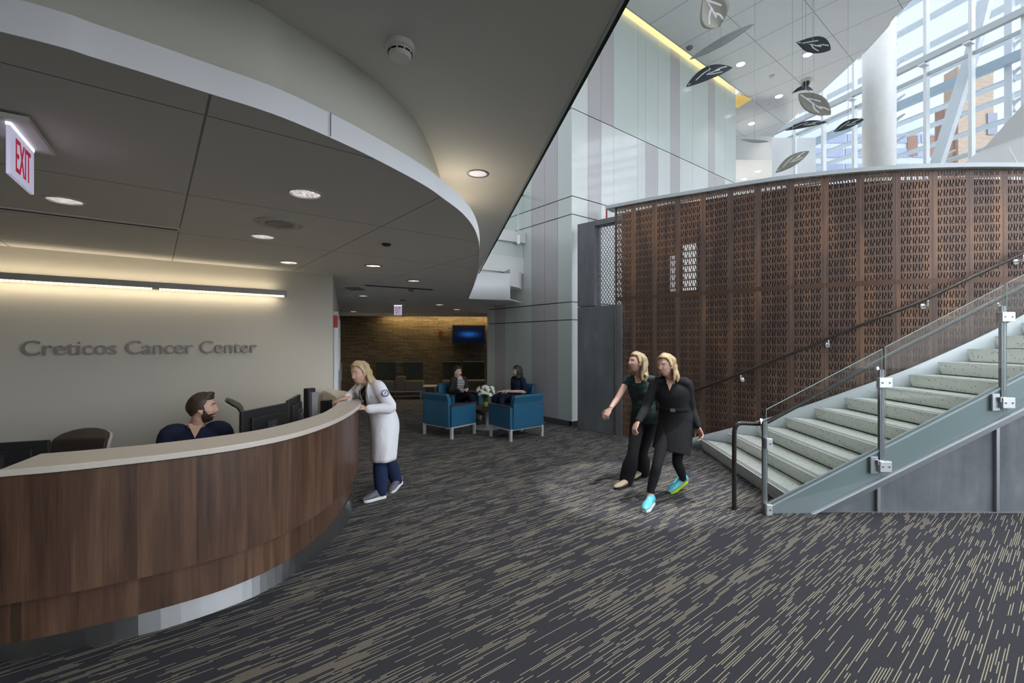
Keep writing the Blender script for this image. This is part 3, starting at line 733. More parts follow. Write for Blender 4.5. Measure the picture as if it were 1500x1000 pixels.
for i in range(len(seams)-1):
    xs = [lerp(seams[i], seams[i+1], k/5) for k in range(6)]
    xs[0] += 0.35
    for nm, za, zb in (('low', lambda x: 0.0, lambda x: ZS-0.03), ('up', lambda x: ZS+0.03, scr_top)):
        A = [scr(x, za(x)) for x in xs]; B = [scr(x, zb(x)) for x in xs]
        m = MB(); vs = A+B; n = 6; fs = []; uvs = []
        for k in range(5):
            fs.append((k, k+1, n+k+1, n+k)); u0, u1 = 0.46*k/5, 0.46*(k+1)/5
            q = lambda p: p.z-ZS+12.0+(0.0 if nm == 'up' else 0.0)
            uvs.append([(u0, q(A[k])), (u1, q(A[k+1])), (u1, q(B[k+1])), (u0, q(B[k]))])
        m.add(vs, fs, uvs); m.build('screen_panel', 'bronze_panel', st, smooth=True)
xs = [901+k*10 for k in range(90)]
m = MB(); m.strip([scr(x, ZS-0.034, 0.001) for x in xs], [scr(x, ZS+0.034, 0.001) for x in xs]); m.build('seam_rail', 'bronze', st, smooth=True)
for s in seams[1:-1]:
    m = MB(); m.bar(scr(s, 0.0, -0.01), scr(s, scr_top(s), -0.01), 0.02, 0.02, (0, 1, 0)); m.build('stud', 'bronze', st)
m = MB(); a = scr(901.3, 0); b = scr(901.3, scr_top(902)); m.bar(a, b, 0.012, 0.05, (0, 1, 0)); m.build('edge_trim', 'bronze', st)
m = MB(); xs = [889+k*9.125 for k in range(101)]
A = [scr(x, scr_top(x)+0.0, 0.07) for x in xs]; B = [scr(x, scr_top(x)+0.0, -0.25) for x in xs]; n = len(xs)
vs = A+B+[p+V((0, 0, 0.055)) for p in A]+[p+V((0, 0, 0.055)) for p in B]; fs = []
for k in range(n-1):
    fs += [(k, k+1, n+k+1, n+k), (2*n+k, 2*n+k+1, 3*n+k+1, 3*n+k), (k, k+1, 2*n+k+1, 2*n+k), (n+k, n+k+1, 3*n+k+1, 3*n+k)]
fs += [(0, n, 3*n, 2*n), (n-1, 2*n-1, 4*n-1, 3*n-1)]
m.add(vs, fs); m.build('cap', 'stringer_pale', st)
# dark structure behind the perforations, open where light comes through
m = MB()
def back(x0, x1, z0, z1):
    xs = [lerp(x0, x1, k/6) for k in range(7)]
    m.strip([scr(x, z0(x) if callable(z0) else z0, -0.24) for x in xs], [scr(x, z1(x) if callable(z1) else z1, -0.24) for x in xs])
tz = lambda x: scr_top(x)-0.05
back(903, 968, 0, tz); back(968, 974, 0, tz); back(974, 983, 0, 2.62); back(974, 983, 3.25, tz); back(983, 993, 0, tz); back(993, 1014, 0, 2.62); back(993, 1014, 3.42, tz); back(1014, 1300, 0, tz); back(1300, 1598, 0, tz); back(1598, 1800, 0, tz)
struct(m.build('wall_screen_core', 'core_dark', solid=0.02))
# bronze handrail along the screen
hr = thing('wall_handrail', 'slim dark handrail climbing along the bronze perforated screen', 'handrail', scr(1200, 1.5))
pts = [(1004, 578), (1087, 547.5), (1160.8, 517.4), (1212, 495.8), (1280, 467), (1343, 440.7), (1420, 403), (1500, 363.8), (1680, 268)]
pp = []
for x, y in pts:
    p = scr(x, 0, 0.10); k = FP/p.y; pp.append(V((p.x, p.y, H-(y-500)*p.y/FP)))
m = MB(); m.tube(pp, 0.021, n=12, smooth=5); m.build('rail', 'bronze_rail', hr, smooth=True)
for x, y in ((1088, 548), (1212, 496), (1351, 437.5), (1487, 371)):
    p = scr(x, 0, 0.10); q = scr(x, 0, 0.0); z = H-(y-500)*p.y/FP
    m = MB(); m.tube([(q.x, q.y, z-0.09), (p.x, p.y, z-0.09), (p.x, p.y, z-0.015)], 0.011, n=8); m.lathe([(0.035, 0), (0.035, 0.012)], (q.x, q.y, z-0.09), 14, (V((1, 0, 0)), V((0, 0, 1)), V((0, -1, 0))))
    m.build('bracket', 'bright_steel', hr, smooth=True)

# ------------------------------------------------------------------ staircase
R = 0.1645
far_px = [1030.7, 1069.4, 1110, 1149.4, 1190.5, 1233.6, 1278, 1322, 1362.5, 1403.5, 1443, 1479.5, 1514, 1548, 1582, 1616, 1650, 1684, 1718, 1752, 1786]
def farp(n): return scr(far_px[n-1], 0, 0.13)
def nearp(n): return V((2.83+0.315*(n-1), 4.645-0.012*(n-1), 0))
sc_ = thing('staircase', 'wide terrazzo staircase with steel stringers rising to the right', 'staircase', (3.0, 5.5, 0))
for n in range(1, 20):
    f0, n0 = farp(n), nearp(n); f1, n1 = farp(n+1), nearp(n+1)
    z1, z0 = n*R, (n-1)*R+0.012 if n > 1 else 0.0
    ex = (f1-f0).normalized()*0.05; exn = (n1-n0).normalized()*0.05
    m = MB(); up_ = V((0, 0, z1)); dn = V((0, 0, z0))
    sb = 0.045; sf = (f1-f0).normalized()*sb; sn = (n1-n0).normalized()*sb
    vs = [f0+up_, n0+up_, n1+exn+up_, f1+ex+up_, f0+sf+dn, n0+sn+dn, n1+exn+dn, f1+ex+dn]
    m.add(vs, [(0, 1, 2, 3), (4, 7, 6, 5), (0, 4, 5, 1), (1, 5, 6, 2), (2, 6, 7, 3), (3, 7, 4, 0)])
    s = m.build('step', 'terrazzo', sc_, bevel=0.004)
    m = MB(); mats = ['nosing_dark', 'nosing']
    for k, (d0, d1) in enumerate(((0.025, 0.05), (0.06, 0.085))):
        uf = (f1-f0).normalized(); un = (n1-n0).normalized()
        q = [f0+uf*d0, n0+un*d0, n0+un*d1, f0+uf*d1]; m.prism([(p.x, p.y) for p in q], z1-0.002, z1+0.0015)
    m.build('nosing_strip', 'nosing', s)
# far stringer
m = MB(); A = []; B = []
for k in range(0, 40):
    n = 0.2+k*0.5
    x = interp(list(range(1, 22)), far_px, n) if n >= 1 else far_px[0]-(1-n)*38
    p = scr(x, 0, 0.09); z = n*R
    A.append(V((p.x, p.y, max(0.0, z-0.38)))); B.append(V((p.x, p.y, max(0.02, z+0.055))))
m.strip(A, B); m.build('stringer', 'stringer_pale', sc_, smooth=True, solid=0.03)
# near stringer with flanges
def NS(x, y, d=0.0): 
    Yp = 4.57-0.03*(x-1130)/370.0+d; return P(x, y, Yp)
top = lambda x: 735-(x-1135)*0.5125
bot = lambda x: 753.5-(x-1187)*0.4995
m = MB(); m.extr([NS(1128, 752.5), NS(1128, 738.6), NS(1960, top(1960)), NS(1960, bot(1960)), NS(1187, 752.5)], (0, 0.02, 0)); m.build('stringer', 'stringer_steel', sc_)
m = MB()
for dy, th in ((0, 0.012),):
    m.bar(NS(1128, 738.6, 0.03), NS(1960, top(1960), 0.03), 0.075, 0.014)
m.build('flange', 'stringer_pale', sc_)
m = MB(); m.bar(NS(1187, 752.0, 0.0), NS(1960, bot(1960)-1, 0.0), 0.06, 0.02); m.build('flange', 'stringer_pale', sc_)
# wall of dark panels below it
pw = thing('stair_base_panels', 'dark grey slate panels in steel framing below the stair', 'panelling', NS(1350, 752, 0.06))
def panel(x0, x1):
    y0, y1 = bot(x0)+9, bot(x1)+9
    pl = [NS(x1, 751.5, 0.06), NS(x1, y1, 0.06), NS(x0, y0, 0.06), NS(x0, 751.5, 0.06)]
    if y0 > 749: pl = [NS(x1, 751.5, 0.06), NS(x1, y1, 0.06), NS(1187+(753.5+9-751.5)/0.4995, 751.5, 0.06)]
    MB().extr(pl, (0, 0.03, 0)).build('panel', 'slate_panel', pw)
panel(1212, 1284.5); panel(1287.5, 1458.5); panel(1461.5, 1640); panel(1643, 1800); panel(1803, 1960)
m = MB(); m.bar(NS(1189, bot(1189)+4, 0.045), NS(1960, bot(1960)+4.5, 0.045), 0.05, 0.055); m.build('frame', 'steel_dark', pw)
for x in (1286, 1460, 1641.5, 1801.5):
    m = MB(); m.bar(NS(x, 752, 0.045), NS(x, bot(x)+3, 0.045), 0.03, 0.03, (0, 1, 0)); m.build('frame', 'steel', pw)
m = MB(); m.bar(NS(1215, 750.5, 0.045), NS(1960, 753, 0.045), 0.03, 0.03); m.build('frame', 'steel', pw)
# glass balustrade
gb = thing('glass_balustrade', 'clear glass stair balustrade with flat steel posts on the near stringer', 'balustrade', NS(1121, 752))
D = -0.035
for pl in ([(1122.5, 742), (1122.5, 599.5), (1292, 511), (1292, 697)], [(1297, 694), (1297, 508), (1470.5, 417.6), (1470.5, 606)], [(1474.5, 604), (1474.5, 415), (1648, 325), (1648, 515)]):
    q = [NS(x, y, D) for x, y in pl]
    MB().extr(q, (0, 0.012, 0)).build('glass_panel', 'clear_glass', gb)
    m = MB(); m.tube([q[1], q[2]], 0.0035, n=6); m.tube([q[0], q[1]], 0.003, n=6); m.tube([q[2], q[3]], 0.003, n=6); m.build('edge', 'glass_edge', gb)
for x, y0, y1, tp in ((1120, 752, 617, None), (1290.5, 690, 541, 1), (1468, 598, 448, 1)):
    m = MB(); m.bar(NS(x, y0, -0.0), NS(x, y1, -0.0), 0.045, 0.03, (0, 1, 0)); po = m.build('post', 'steel_dark', gb)
    a = NS(x-2, y1+12, 0.02); b = NS(x-6, y1-2, 0.10); m = MB(); m.bar(a, b, 0.02, 0.05); m.build('rail_arm', 'bright_steel', po)
for x0, y0, x1, y1 in ((1121.5, 641.5, 1130, 657), (1121.5, 738, 1130, 753.5), (1286, 553, 1305, 567.5), (1287, 675, 1304, 690.5), (1465, 457, 1484, 471), (1466, 582, 1484, 597.5)):
    c = NS((x0+x1)/2, (y0+y1)/2, D-0.005); m = MB(); w_ = (x1-x0)*c.y/FP; h_ = (y1-y0)*c.y/FP
    m.box(c, (w_, 0.045, h_)); cl = m.build('clamp', 'bright_steel', gb, bevel=0.004)
    m = MB()
    for sx in ((-0.28, 0.28) if w_ > 0.08 else (0.1,)): m.lathe([(0.009, 0), (0.009, 0.004)], c+V((sx*w_, -0.0235, 0)), 10, (V((1, 0, 0)), V((0, 0, 1)), V((0, -1, 0))))
    m.build('bolt', 'steel_dark', cl)
for x, y in ((1280, 681), (1458, 589)):
    c = NS(x, y, -0.02); m = MB(); m.box(c, (0.075, 0.02, 0.17)); m.box(c+V((0.045, -0.02, 0.03)), (0.06, 0.03, 0.05)); m.build('base_bracket', 'steel', gb, bevel=0.003)
# dark handrail with newel on the stair side of the glass
hr2 = thing('stair_handrail', 'bronze tube handrail with bent newel standing on the carpet', 'handrail', F(1075, 746))
b0 = F(1075.5, 746); Yh = b0.y
pts = [b0, P(1075.5, 690, Yh), P(1075.5, 640, Yh), P(1076.5, 628, Yh), P(1080, 621.5, Yh), P(1087, 619.5, Yh), P(1100, 620, Yh), P(1114, 620.5, Yh), P(1124, 617.5, Yh), P(1140, 609, Yh), P(1200, 577, Yh), P(1302.6, 520, Yh-0.03), P(1400, 469.5, Yh-0.05), P(1500, 418.3, Yh-0.07), P(1650, 342, Yh-0.09)]
m = MB(); m.tube(pts, 0.0225, n=14, smooth=4); m.build('rail', 'bronze_rail', hr2, smooth=True)
m = MB(); m.lathe([(0.03, 0), (0.03, 0.006)], b0, 18); m.build('base_plate', 'bronze_rail', hr2)
# ------------------------------------------------------------------ reception desk
out_c = [(-2.545, 2.225), (-2.30, 2.335), (-1.95, 2.56), (-1.69, 2.80), (-1.515, 3.13), (-1.445, 3.58), (-1.465, 4.08), (-1.535, 4.54), (-1.63, 4.86), (-1.80, 5.28), (-2.08, 5.72), (-2.36, 6.0)]
inn_c = [(-2.68, 2.56), (-2.44, 2.68), (-2.17, 2.86), (-1.87, 3.18), (-1.745, 3.52), (-1.695, 3.95), (-1.72, 4.25), (-1.79, 4.6), (-1.92, 4.95), (-2.09, 5.3), (-2.32, 5.68), (-2.47, 5.9)]
OC = [tuple(p) for p in catmull(out_c, 5)]; IC = [tuple(p) for p in catmull(inn_c, 5)]
def band(name, c, th, z0, z1, mat, parent, smooth=True):
    """curved panel of real thickness, uv = arc length and height"""
    m = MB(); ci = offset(c, th)
    A = [V((x, y, z0)) for x, y in c]; B = [V((x, y, z1)) for x, y in c]
    C = [V((x, y, z0)) for x, y in ci]; D_ = [V((x, y, z1)) for x, y in ci]
    m.strip(A, B); m.strip(C[::-1], D_[::-1]); m.strip(B, D_); m.strip(C, A)
    m.strip([A[0], C[0]], [B[0], D_[0]]); m.strip([A[-1], C[-1]], [B[-1], D_[-1]])
    return m.build(name, mat, parent)
desk = thing('reception_desk', 'curved walnut reception desk with pale stone counter and steel toe kick', 'desk', (-1.9, 3.6, 0))
m = MB(); m.prism(OC+IC[::-1], 1.068, 1.103); m.build('counter_top', 'solid_surface', desk, bevel=0.005)
band('upper_panel', offset(OC, 0.022), 0.03, 0.425, 1.062, 'walnut', desk)
low = [(-3.1, 2.14)]+offset(OC, 0.095)
band('lower_panel', low, 0.03, 0.19, 0.44, 'walnut', desk)
toe = [tuple(p) for p in catmull([(-3.3, 2.36), (-2.79, 2.445), (-2.21, 2.664), (-1.85, 2.96), (-1.69, 3.21), (-1.60, 3.52), (-1.565, 3.9), (-1.575, 4.285), (-1.66, 4.7), (-1.86, 5.22), (-2.14, 5.66), (-2.4, 5.93)], 5)]
band('toe_kick', toe, 0.02, 0.0, 0.2, 'brushed_steel', desk)
band('inner_panel', offset(IC, -0.012), 0.025, 0.70, 1.066, 'wall_paint', desk)
wsf = offset(IC, 0.62)
m = MB(); m.prism(offset(IC, 0.015)+wsf[::-1], 0.715, 0.745); m.build('work_surface', 'solid_surface', desk)
m = MB()
for k in (2, 18, 34, 50):
    a, b = IC[k], wsf[k]; m.bar((a[0], a[1], 0.36), (b[0], b[1], 0.36), 0.03, 0.71)
m.build('support_panel', 'dark_wood', desk)
e0, e1 = offset(OC, 0.05)[0], IC[0]
m = MB(); m.bar((e0[0]+0.02, e0[1]+0.04, 0.63), (e1[0]+0.02, e1[1]-0.03, 0.63), 0.03, 0.87); m.build('end_panel', 'dark_wood', desk)

# ------------------------------------------------------------------ things on and behind the desk
def frame(o, yaw, mb):
    """turn shapes built around the origin (front = +y) to a yaw and place"""
    return mb.xf(Matrix.Translation(V(o)) @ Matrix.Rotation(yaw, 4, 'Z'))
def monitor(label, base, yaw, w=0.53, h=0.32, top=0.44):
    """front (the screen) looks along +y"""
    t = thing('monitor', label, 'monitor', base)
    f = lambda mb: frame(base, yaw, mb)
    m = MB(); m.box((0, 0.012, top-h/2), (w, 0.03, h)); m.box((0, -0.016, top-h/2), (w*0.72, 0.03, h*0.62)); f(m).build('housing', 'black_plastic', t, bevel=0.006)
    m = MB(); m.box((0, 0.0285, top-h/2), (w-0.03, 0.004, h-0.03)); f(m).build('screen', 'dark_plastic', t)
    m = MB(); m.box((0, -0.045, top-h/2), (0.11, 0.03, 0.1)); m.tube([(0, -0.06, top-h/2), (0, -0.075, 0.12), (0, -0.06, 0.01)], 0.02, n=8)
    for sx in (-1, 1):
        for sz in (-1, 1): m.lathe([(0.007, 0), (0.007, 0.006)], (sx*0.04, -0.06, top-h/2+sz*0.035), 8, (V((1, 0, 0)), V((0, 0, 1)), V((0, -1, 0))))
    f(m).build('stand', 'dark_plastic', t)
    m = MB(); m.lathe([(0.12, 0.0), (0.115, 0.012)], (0, -0.03, 0), 20); f(m).build('base', 'black_plastic', t)
    return t
def yaw_of(d): return math.atan2(d[1], d[0])-PI/2
monitor('black monitor seen from behind, nearest the seated man', (-2.10, 3.86, 0.746), yaw_of((-0.98, 0.19)), 0.55, 0.33, 0.435)
monitor('black monitor seen from behind, between the other monitor and tall speaker', (-2.12, 4.40, 0.746), yaw_of((-0.96, -0.24)), 0.5, 0.33, 0.45)
monitor('black monitor at the left end of the desk before an empty chair', (-3.57, 3.12, 0.746), yaw_of((-0.35, 0.93)), 0.56, 0.26, 0.29)
t = thing('desk_speaker', 'tall narrow black tower standing behind the second monitor', 'speaker', (-2.13, 4.74, 0.746))
m = MB(); m.box((-2.13, 4.74, 1.0), (0.07, 0.1, 0.5), (V((0.93, -0.36, 0)), V((0.36, 0.93, 0)), Zc)); m.build('housing', 'black_plastic', t, bevel=0.008)
m = MB(); m.box((-2.075, 4.715, 1.02), (0.035, 0.08, 0.38), (V((0.93, -0.36, 0)), V((0.36, 0.93, 0)), Zc)); m.build('bracket', 'grey_plastic', t)
t = thing('label_printer', 'small dark printer with a white slip at the far end of desk', 'printer', (-1.965, 4.69, 0.746))
m = MB(); m.box((-1.965, 4.69, 0.847), (0.14, 0.18, 0.20)); m.build('housing', 'dark_plastic', t, bevel=0.015)
m = MB(); m.box((-1.965, 4.67, 0.953), (0.10, 0.09, 0.014)); m.build('paper', 'white_plastic', t)
m = MB(); m.box((-2.11, 5.12, 0.91), (0.1, 0.1, 0.33)); tag(m.build('tray_box', 'black_plastic', bevel=0.006), 'upright black file box beside the printer at counter end', 'box')
t = thing('desk_phone', 'black desk phone by the left end of the counter', 'phone', (-2.78, 2.62, 0.746))
m = MB(); m.extr([(-3.0, 2.5, 0.747), (-3.0, 2.72, 0.747), (-3.0, 2.72, 0.86), (-3.0, 2.5, 0.79)], (0.2, 0, 0)); m.build('housing', 'dark_plastic', t, bevel=0.006)
m = MB(); m.tube([(-2.97, 2.52, 0.83), (-2.97, 2.6, 0.87), (-2.97, 2.7, 0.895)], 0.022, n=8); m.build('handset', 'black_plastic', t, smooth=True)

def office_chair(label, loc, yaw, hi=0.98):
    t = thing('office_chair', label, 'chair', loc, 'office chairs behind the reception desk')
    f = lambda mb: frame(loc, yaw, mb)
    m = MB(); m.tube([(0, -0.2, 0.47), (0, 0.0, 0.455), (0, 0.2, 0.47), (0, 0.25, 0.45)], [(0.24, 0.035)]*4, side=(1, 0, 0), n=14, smooth=3); f(m).build('seat', 'brown_leather', t, smooth=True)
    m = MB(); m.tube([(0, -0.23, 0.5), (0, -0.27, 0.65), (0, -0.27, hi-0.12), (0, -0.295, hi-0.03), (0, -0.325, hi)], [(0.2, 0.018), (0.225, 0.02), (0.235, 0.02), (0.235, 0.02), (0.23, 0.016)], side=(1, 0, 0), n=14, smooth=4); f(m).build('backrest', 'brown_leather', t, smooth=True)
    m = MB(); m.tube([(0, -0.255, 0.48), (0, -0.295, 0.65), (0, -0.295, hi-0.12), (0, -0.32, hi-0.03), (0, -0.35, hi-0.004)], [(0.215, 0.01), (0.24, 0.01), (0.25, 0.01), (0.25, 0.01), (0.24, 0.008)], side=(1, 0, 0), n=14, smooth=4); f(m).build('back_shell', 'shell_white', t, smooth=True)
    m = MB(); m.tube([(0, 0, 0.43), (0, 0, 0.1)], 0.03, n=10); f(m).build('column', 'steel', t)
    m = MB()
    for k in range(5):
        a = 2*PI*k/5+0.3; m.tube([(0, 0, 0.1), (0.3*math.cos(a), 0.3*math.sin(a), 0.07)], [0.025, 0.018], n=8); m.ball((0.3*math.cos(a), 0.3*math.sin(a), 0.03), 0.03, 8)
    f(m).build('star_base', 'steel', t)
    for s in (-1, 1):
        m = MB(); m.tube([(s*0.25, -0.15, 0.45), (s*0.28, -0.12, 0.64), (s*0.28, 0.12, 0.66)], 0.018, n=8, smooth=3); f(m).build('armrest', 'black_plastic', t, smooth=True)
    return t
office_chair('empty brown office chair with low back by the left monitor', (-3.95, 3.86, 0), yaw_of((0.12, -1.0)), 0.85)
office_chair('empty office chair between monitors and wall, turned edge on', (-2.59, 4.86, 0), yaw_of((0.86, 0.51)), 1.085)
office_chair('office chair the man in navy scrubs sits on', (-2.70, 3.91, 0), yaw_of((0.50, -0.86)), 0.86)

# ------------------------------------------------------------------ desk wall: lettering and light bar
def wallpt(px, z, off=0.0):
    k = (px-750)/FP; t_ = (k*WC.y-WC.x)/(VX.x-k*VX.y); p = WC+VX*t_-UX*off; return V((p.x, p.y, z))
sign = thing('wall_lettering', 'raised metal lettering spelling the centre name on the cream wall', 'sign', wallpt(200, 1.6))
TXT = 'Creticos Cancer Center'
def text_mesh(s, extrude=0.0):
    c = bpy.data.curves.new('t', 'FONT'); c.body = s; c.extrude = extrude; c.resolution_u = 4; c.offset = 0.0
    o = bpy.data.objects.new('t', c); COL.objects.link(o); bpy.context.view_layer.update()
    me = bpy.data.meshes.new_from_object(o.evaluated_get(bpy.context.evaluated_depsgraph_get()))
    bpy.data.objects.remove(o); bpy.data.curves.remove(c); return me
def xmax(s):
    me = text_mesh(s); r = max(v.co.x for v in me.vertices); bpy.data.meshes.remove(me); return r
TW = xmax(TXT); L0 = wallpt(30, 1.606, 0.012); L1 = wallpt(376, 1.606, 0.012); SX = (L1-L0).length/TW; SZ = 0.152/0.73
cache = {}
for i, ch in enumerate(TXT):
    if ch == ' ': continue
    me = text_mesh(ch, 0.5)
    if ch not in cache: cache[ch] = max(v.co.x for v in me.vertices)
    x0 = xmax(TXT[:i+1])-cache[ch]
    for v in me.vertices:
        q = L0+VX*((x0+v.co.x)*SX)+Zc*(v.co.y*SZ)-UX*(0.012+v.co.z*0.022); v.co = q-sign.location
    me.materials.append(M['letter_metal']); me.name = 'letter'
    o = bpy.data.objects.new('letter', me); COL.objects.link(o); o.parent = sign
lb = thing('wall_light', 'long slim grey wall light above the raised lettering', 'light', wallpt(228, 2.33))
p0, p1 = wallpt(-60, 2.335, 0.075), wallpt(417, 2.335, 0.075); pm = wallpt(228, 2.335, 0.075)
m = MB(); m.bar(p0, p1, 0.09, 0.075); m.build('housing', 'lamp_housing', lb)
for a, b in ((p0, pm-VX*0.03), (pm+VX*0.03, p1-VX*0.03)):
    m = MB(); m.bar(a-Zc*0.036-UX*0.03, b-Zc*0.036-UX*0.03, 0.034, 0.022); m.build('lens', 'lamp_warm', lb)
m = MB()
for px in (60, 228, 380): m.bar(wallpt(px, 2.335, 0.0), wallpt(px, 2.335, 0.05), 0.05, 0.05)
m.build('wall_arm', 'bright_steel', lb)

# ------------------------------------------------------------------ ceiling fittings
def disc(c, r, mat, name, parent, th=0.006, n=28):
    m = MB(); m.lathe([(r*0.98, 0), (r, -th*0.5), (r*0.985, -th)], c, n); return m.build(name, mat, parent, smooth=False)
def downlight(px, py, z, label, group, lens='lamp_lens', trim='white_plastic', r=0.1):
    p = F(px, py, z) if True else None
    t = thing('downlight', label, 'light', p, group)
    m = MB(); m.lathe([(r, 0.0), (r, -0.006), (r*0.86, -0.008), (r*0.86, 0.0)], p, 32); m.build('trim_ring', trim, t, smooth=False)
    m = MB(); m.lathe([(r*0.85, -0.001), (r*0.6, 0.004-0.008), (r*0.25, -0.005)], p, 24); m.build('reflector', lens, t, smooth=True)
    return p
t = NT('lamp_lens'); n = t.noise(t.mapv(t.obj(), (70, 20, 20)), 1, 2)
t.set(color=(0.6, 0.57, 0.57), rough=0.3, emit=t.ramp(n, [(0.4, (0.30, 0.27, 0.27)), (0.6, (0.85, 0.80, 0.78))]), estr=0.9); M['lamp_lens'] = t.m
t = NT('lamp_hot'); n = t.noise(t.mapv(t.obj(), (60, 20, 20)), 1, 2)
t.set(color=(0.6, 0.57, 0.57), rough=0.3, emit=t.ramp(n, [(0.42, (0.2, 0.18, 0.17)), (0.56, (1.6, 1.45, 1.3))]), estr=1.0); M['lamp_hot'] = t.m
DL = []
for (x, y), lab, ln, tr in [((95, 293), 'recessed downlight in the desk soffit, nearest the exit sign', 'lamp_lens', 'white_plastic'),
        ((447, 283), 'recessed downlight in the desk soffit, in front of the round speaker', 'lamp_lens', 'white_plastic'),
        ((385, 346), 'recessed downlight in the desk soffit, just behind the round speaker', 'lamp_lens', 'white_plastic'),
        ((423, 384), 'recessed downlight close to the right end of the wall light', 'lamp_hot', 'white_plastic'),
        ((547, 389), 'dark-rimmed downlight in the soffit past the small black sensor', 'lamp_hot', 'dark_plastic'),
        ((606, 411), 'dark-rimmed downlight above the seated visitors, before the slot vent', 'lamp_hot', 'dark_plastic'),
        ((532, 433), 'small hall downlight behind the square ceiling grille', 'lamp_hot', 'dark_plastic'),
        ((518, 456), 'small hall downlight nearest the hall wall and stone wall', 'lamp_hot', 'white_plastic'),
        ((644, 446), 'small lounge downlight, left one of the pair over the lounge', 'lamp_hot', 'white_plastic'),
        ((669, 453), 'small lounge downlight, right one of the pair near the screen', 'lamp_hot', 'white_plastic')]:
    DL.append(downlight(x, y, ZL, lab, 'recessed downlights of the desk soffit', ln, tr))
DU = downlight(700, 254, ZU, 'recessed downlight with dark rim in the upper soffit beside the curved drum', None, 'lamp_lens', 'steel_dark', 0.092)
DA = []
for (x, y), lab in [((1183, 80), 'round atrium ceiling light just below a dark hanging leaf'), ((1141, 141), 'round atrium ceiling light left of the large taupe leaf'), ((1101, 181), 'round atrium ceiling light near the top of the glass cladding'), ((1085, 94), 'atrium ceiling light beside the dark leaf at the cladding')]:
    DA.append(downlight(x, y, ZA, lab, 'round lights of the atrium ceiling', 'lamp_cool', 'white_plastic', 0.125))
for (x, y), lab in [((1110, 251), 'small downlight in the low white soffit beyond the cladding'), ((1090, 262), 'tiny downlight at the far left of the low white soffit')]:
    downlight(x, y, 7.5, lab, 'lights in the low white soffit', 'lamp_cool', 'white_plastic', 0.1)
# smoke detector
p = F(586, 66, ZU); t = thing('smoke_detector', 'white smoke detector on the dark upper ceiling', 'detector', p)
m = MB(); m.lathe([(0.068, 0), (0.068, -0.022), (0.062, -0.028)], p, 32); m.build('base', 'white_plastic', t)
m = MB(); m.lathe([(0.055, -0.028), (0.055, -0.034), (0.052, -0.05), (0.044, -0.062)], p, 32); m.build('sensor_head', 'white_plastic', t)
m = MB()
for k in range(10):
    a = 2*PI*k/10; m.box(p+V((0.0535*math.cos(a), 0.0535*math.sin(a), -0.041)), (0.004, 0.025, 0.008), (V((math.cos(a), math.sin(a), 0)), V((-math.sin(a), math.cos(a), 0)), Zc))
m.build('vent_slot', 'black_gap', t)
# round ceiling speaker, sensors, slots, grille
p = F(410, 327, ZL); t = thing('ceiling_speaker', 'large round white speaker plate in the desk soffit', 'speaker', p)
disc(p, 0.175, 'soffit_paint', 'plate', t, 0.008, 40); disc(p-Zc*0.008, 0.10, 'grey_plastic', 'grille', t, 0.004, 32)
m = MB()
for k in range(4): m.lathe([(0.006, 0), (0.006, -0.004)], p+V((0.14*math.cos(k*PI/2+0.6), 0.14*math.sin(k*PI/2+0.6), -0.008)), 8)
m.build('screw', 'steel_dark', t)
def small(name, lab, cat, px, py, z, r, mat, h=0.02):
    p = F(px, py, z); m = MB(); m.lathe([(r, 0), (r, -h*0.5), (r*0.7, -h)], p, 20)
    return tag(m.build(name, mat, loc=p), lab, cat)
small('ceiling_sensor', 'small black round sensor in the desk soffit before the curved edge', 'sensor', 566, 357, ZL, 0.042, 'black_plastic')
small('ceiling_camera', 'small dark dome camera near the stone wall', 'camera', 562, 459, ZL, 0.07, 'black_plastic', 0.06)
small('ceiling_detector', 'small dark detector just right of the hall slot vent', 'detector', 602, 424, ZL, 0.05, 'grey_plastic', 0.03)
small('ceiling_detector', 'grey ceiling detector between hall slot vent and exit sign', 'detector', 590, 439, ZL, 0.06, 'grey_plastic', 0.03)
small('ceiling_sprinkler', 'small grey sprinkler by the silver leaf on atrium ceiling', 'sprinkler', 1010, 69, ZA, 0.08, 'grey_plastic', 0.06)
small('ceiling_sprinkler', 'small pale sprinkler in the middle of the atrium ceiling', 'sprinkler', 1131, 111, ZA, 0.07, 'white_plastic', 0.05)
p = F(1180, 118, ZA); t = thing('ceiling_camera', 'white dome camera with dark lens hanging under atrium ceiling', 'camera', p)
disc(p, 0.15, 'white_plastic', 'base', t, 0.06); m = MB(); m.ball(p-Zc*0.09, (0.1, 0.1, 0.11), 16); m.build('dome', 'black_plastic', t, smooth=True)
def slot(lab, a, b, w):
    t = thing('slot_vent', lab, 'vent', (a+b)/2)
    m = MB(); m.bar(a-Zc*0.004, b-Zc*0.004, w, 0.008); m.build('frame', 'white_plastic' if w < 0.085 else 'black_gap', t)
    m = MB(); m.bar(lerp(a, b, 0.012)-Zc*0.0085, lerp(a, b, 0.985)-Zc*0.0085, w*0.45, 0.002); m.build('slot', 'black_gap', t)
slot('long black slot vent with white frame in soffit above the wall light', F(-60, 296, ZL), F(264, 336, ZL), 0.08)
slot('long dark slot vent in the hall ceiling', F(535, 417.5, ZL), F(633, 424, ZL), 0.09)
p = F(520, 422, ZL); t = thing('ceiling_grille', 'small square grey grille in the hall ceiling', 'vent', p)
m = MB(); m.box(p-Zc*0.01, (0.22, 0.3, 0.02)); m.build('frame', 'grey_plastic', t)
m = MB()
for k in range(5): m.box(p+V((-0.08+0.04*k, 0, -0.022)), (0.012, 0.26, 0.004))
m.build('slat', 'steel_dark', t)
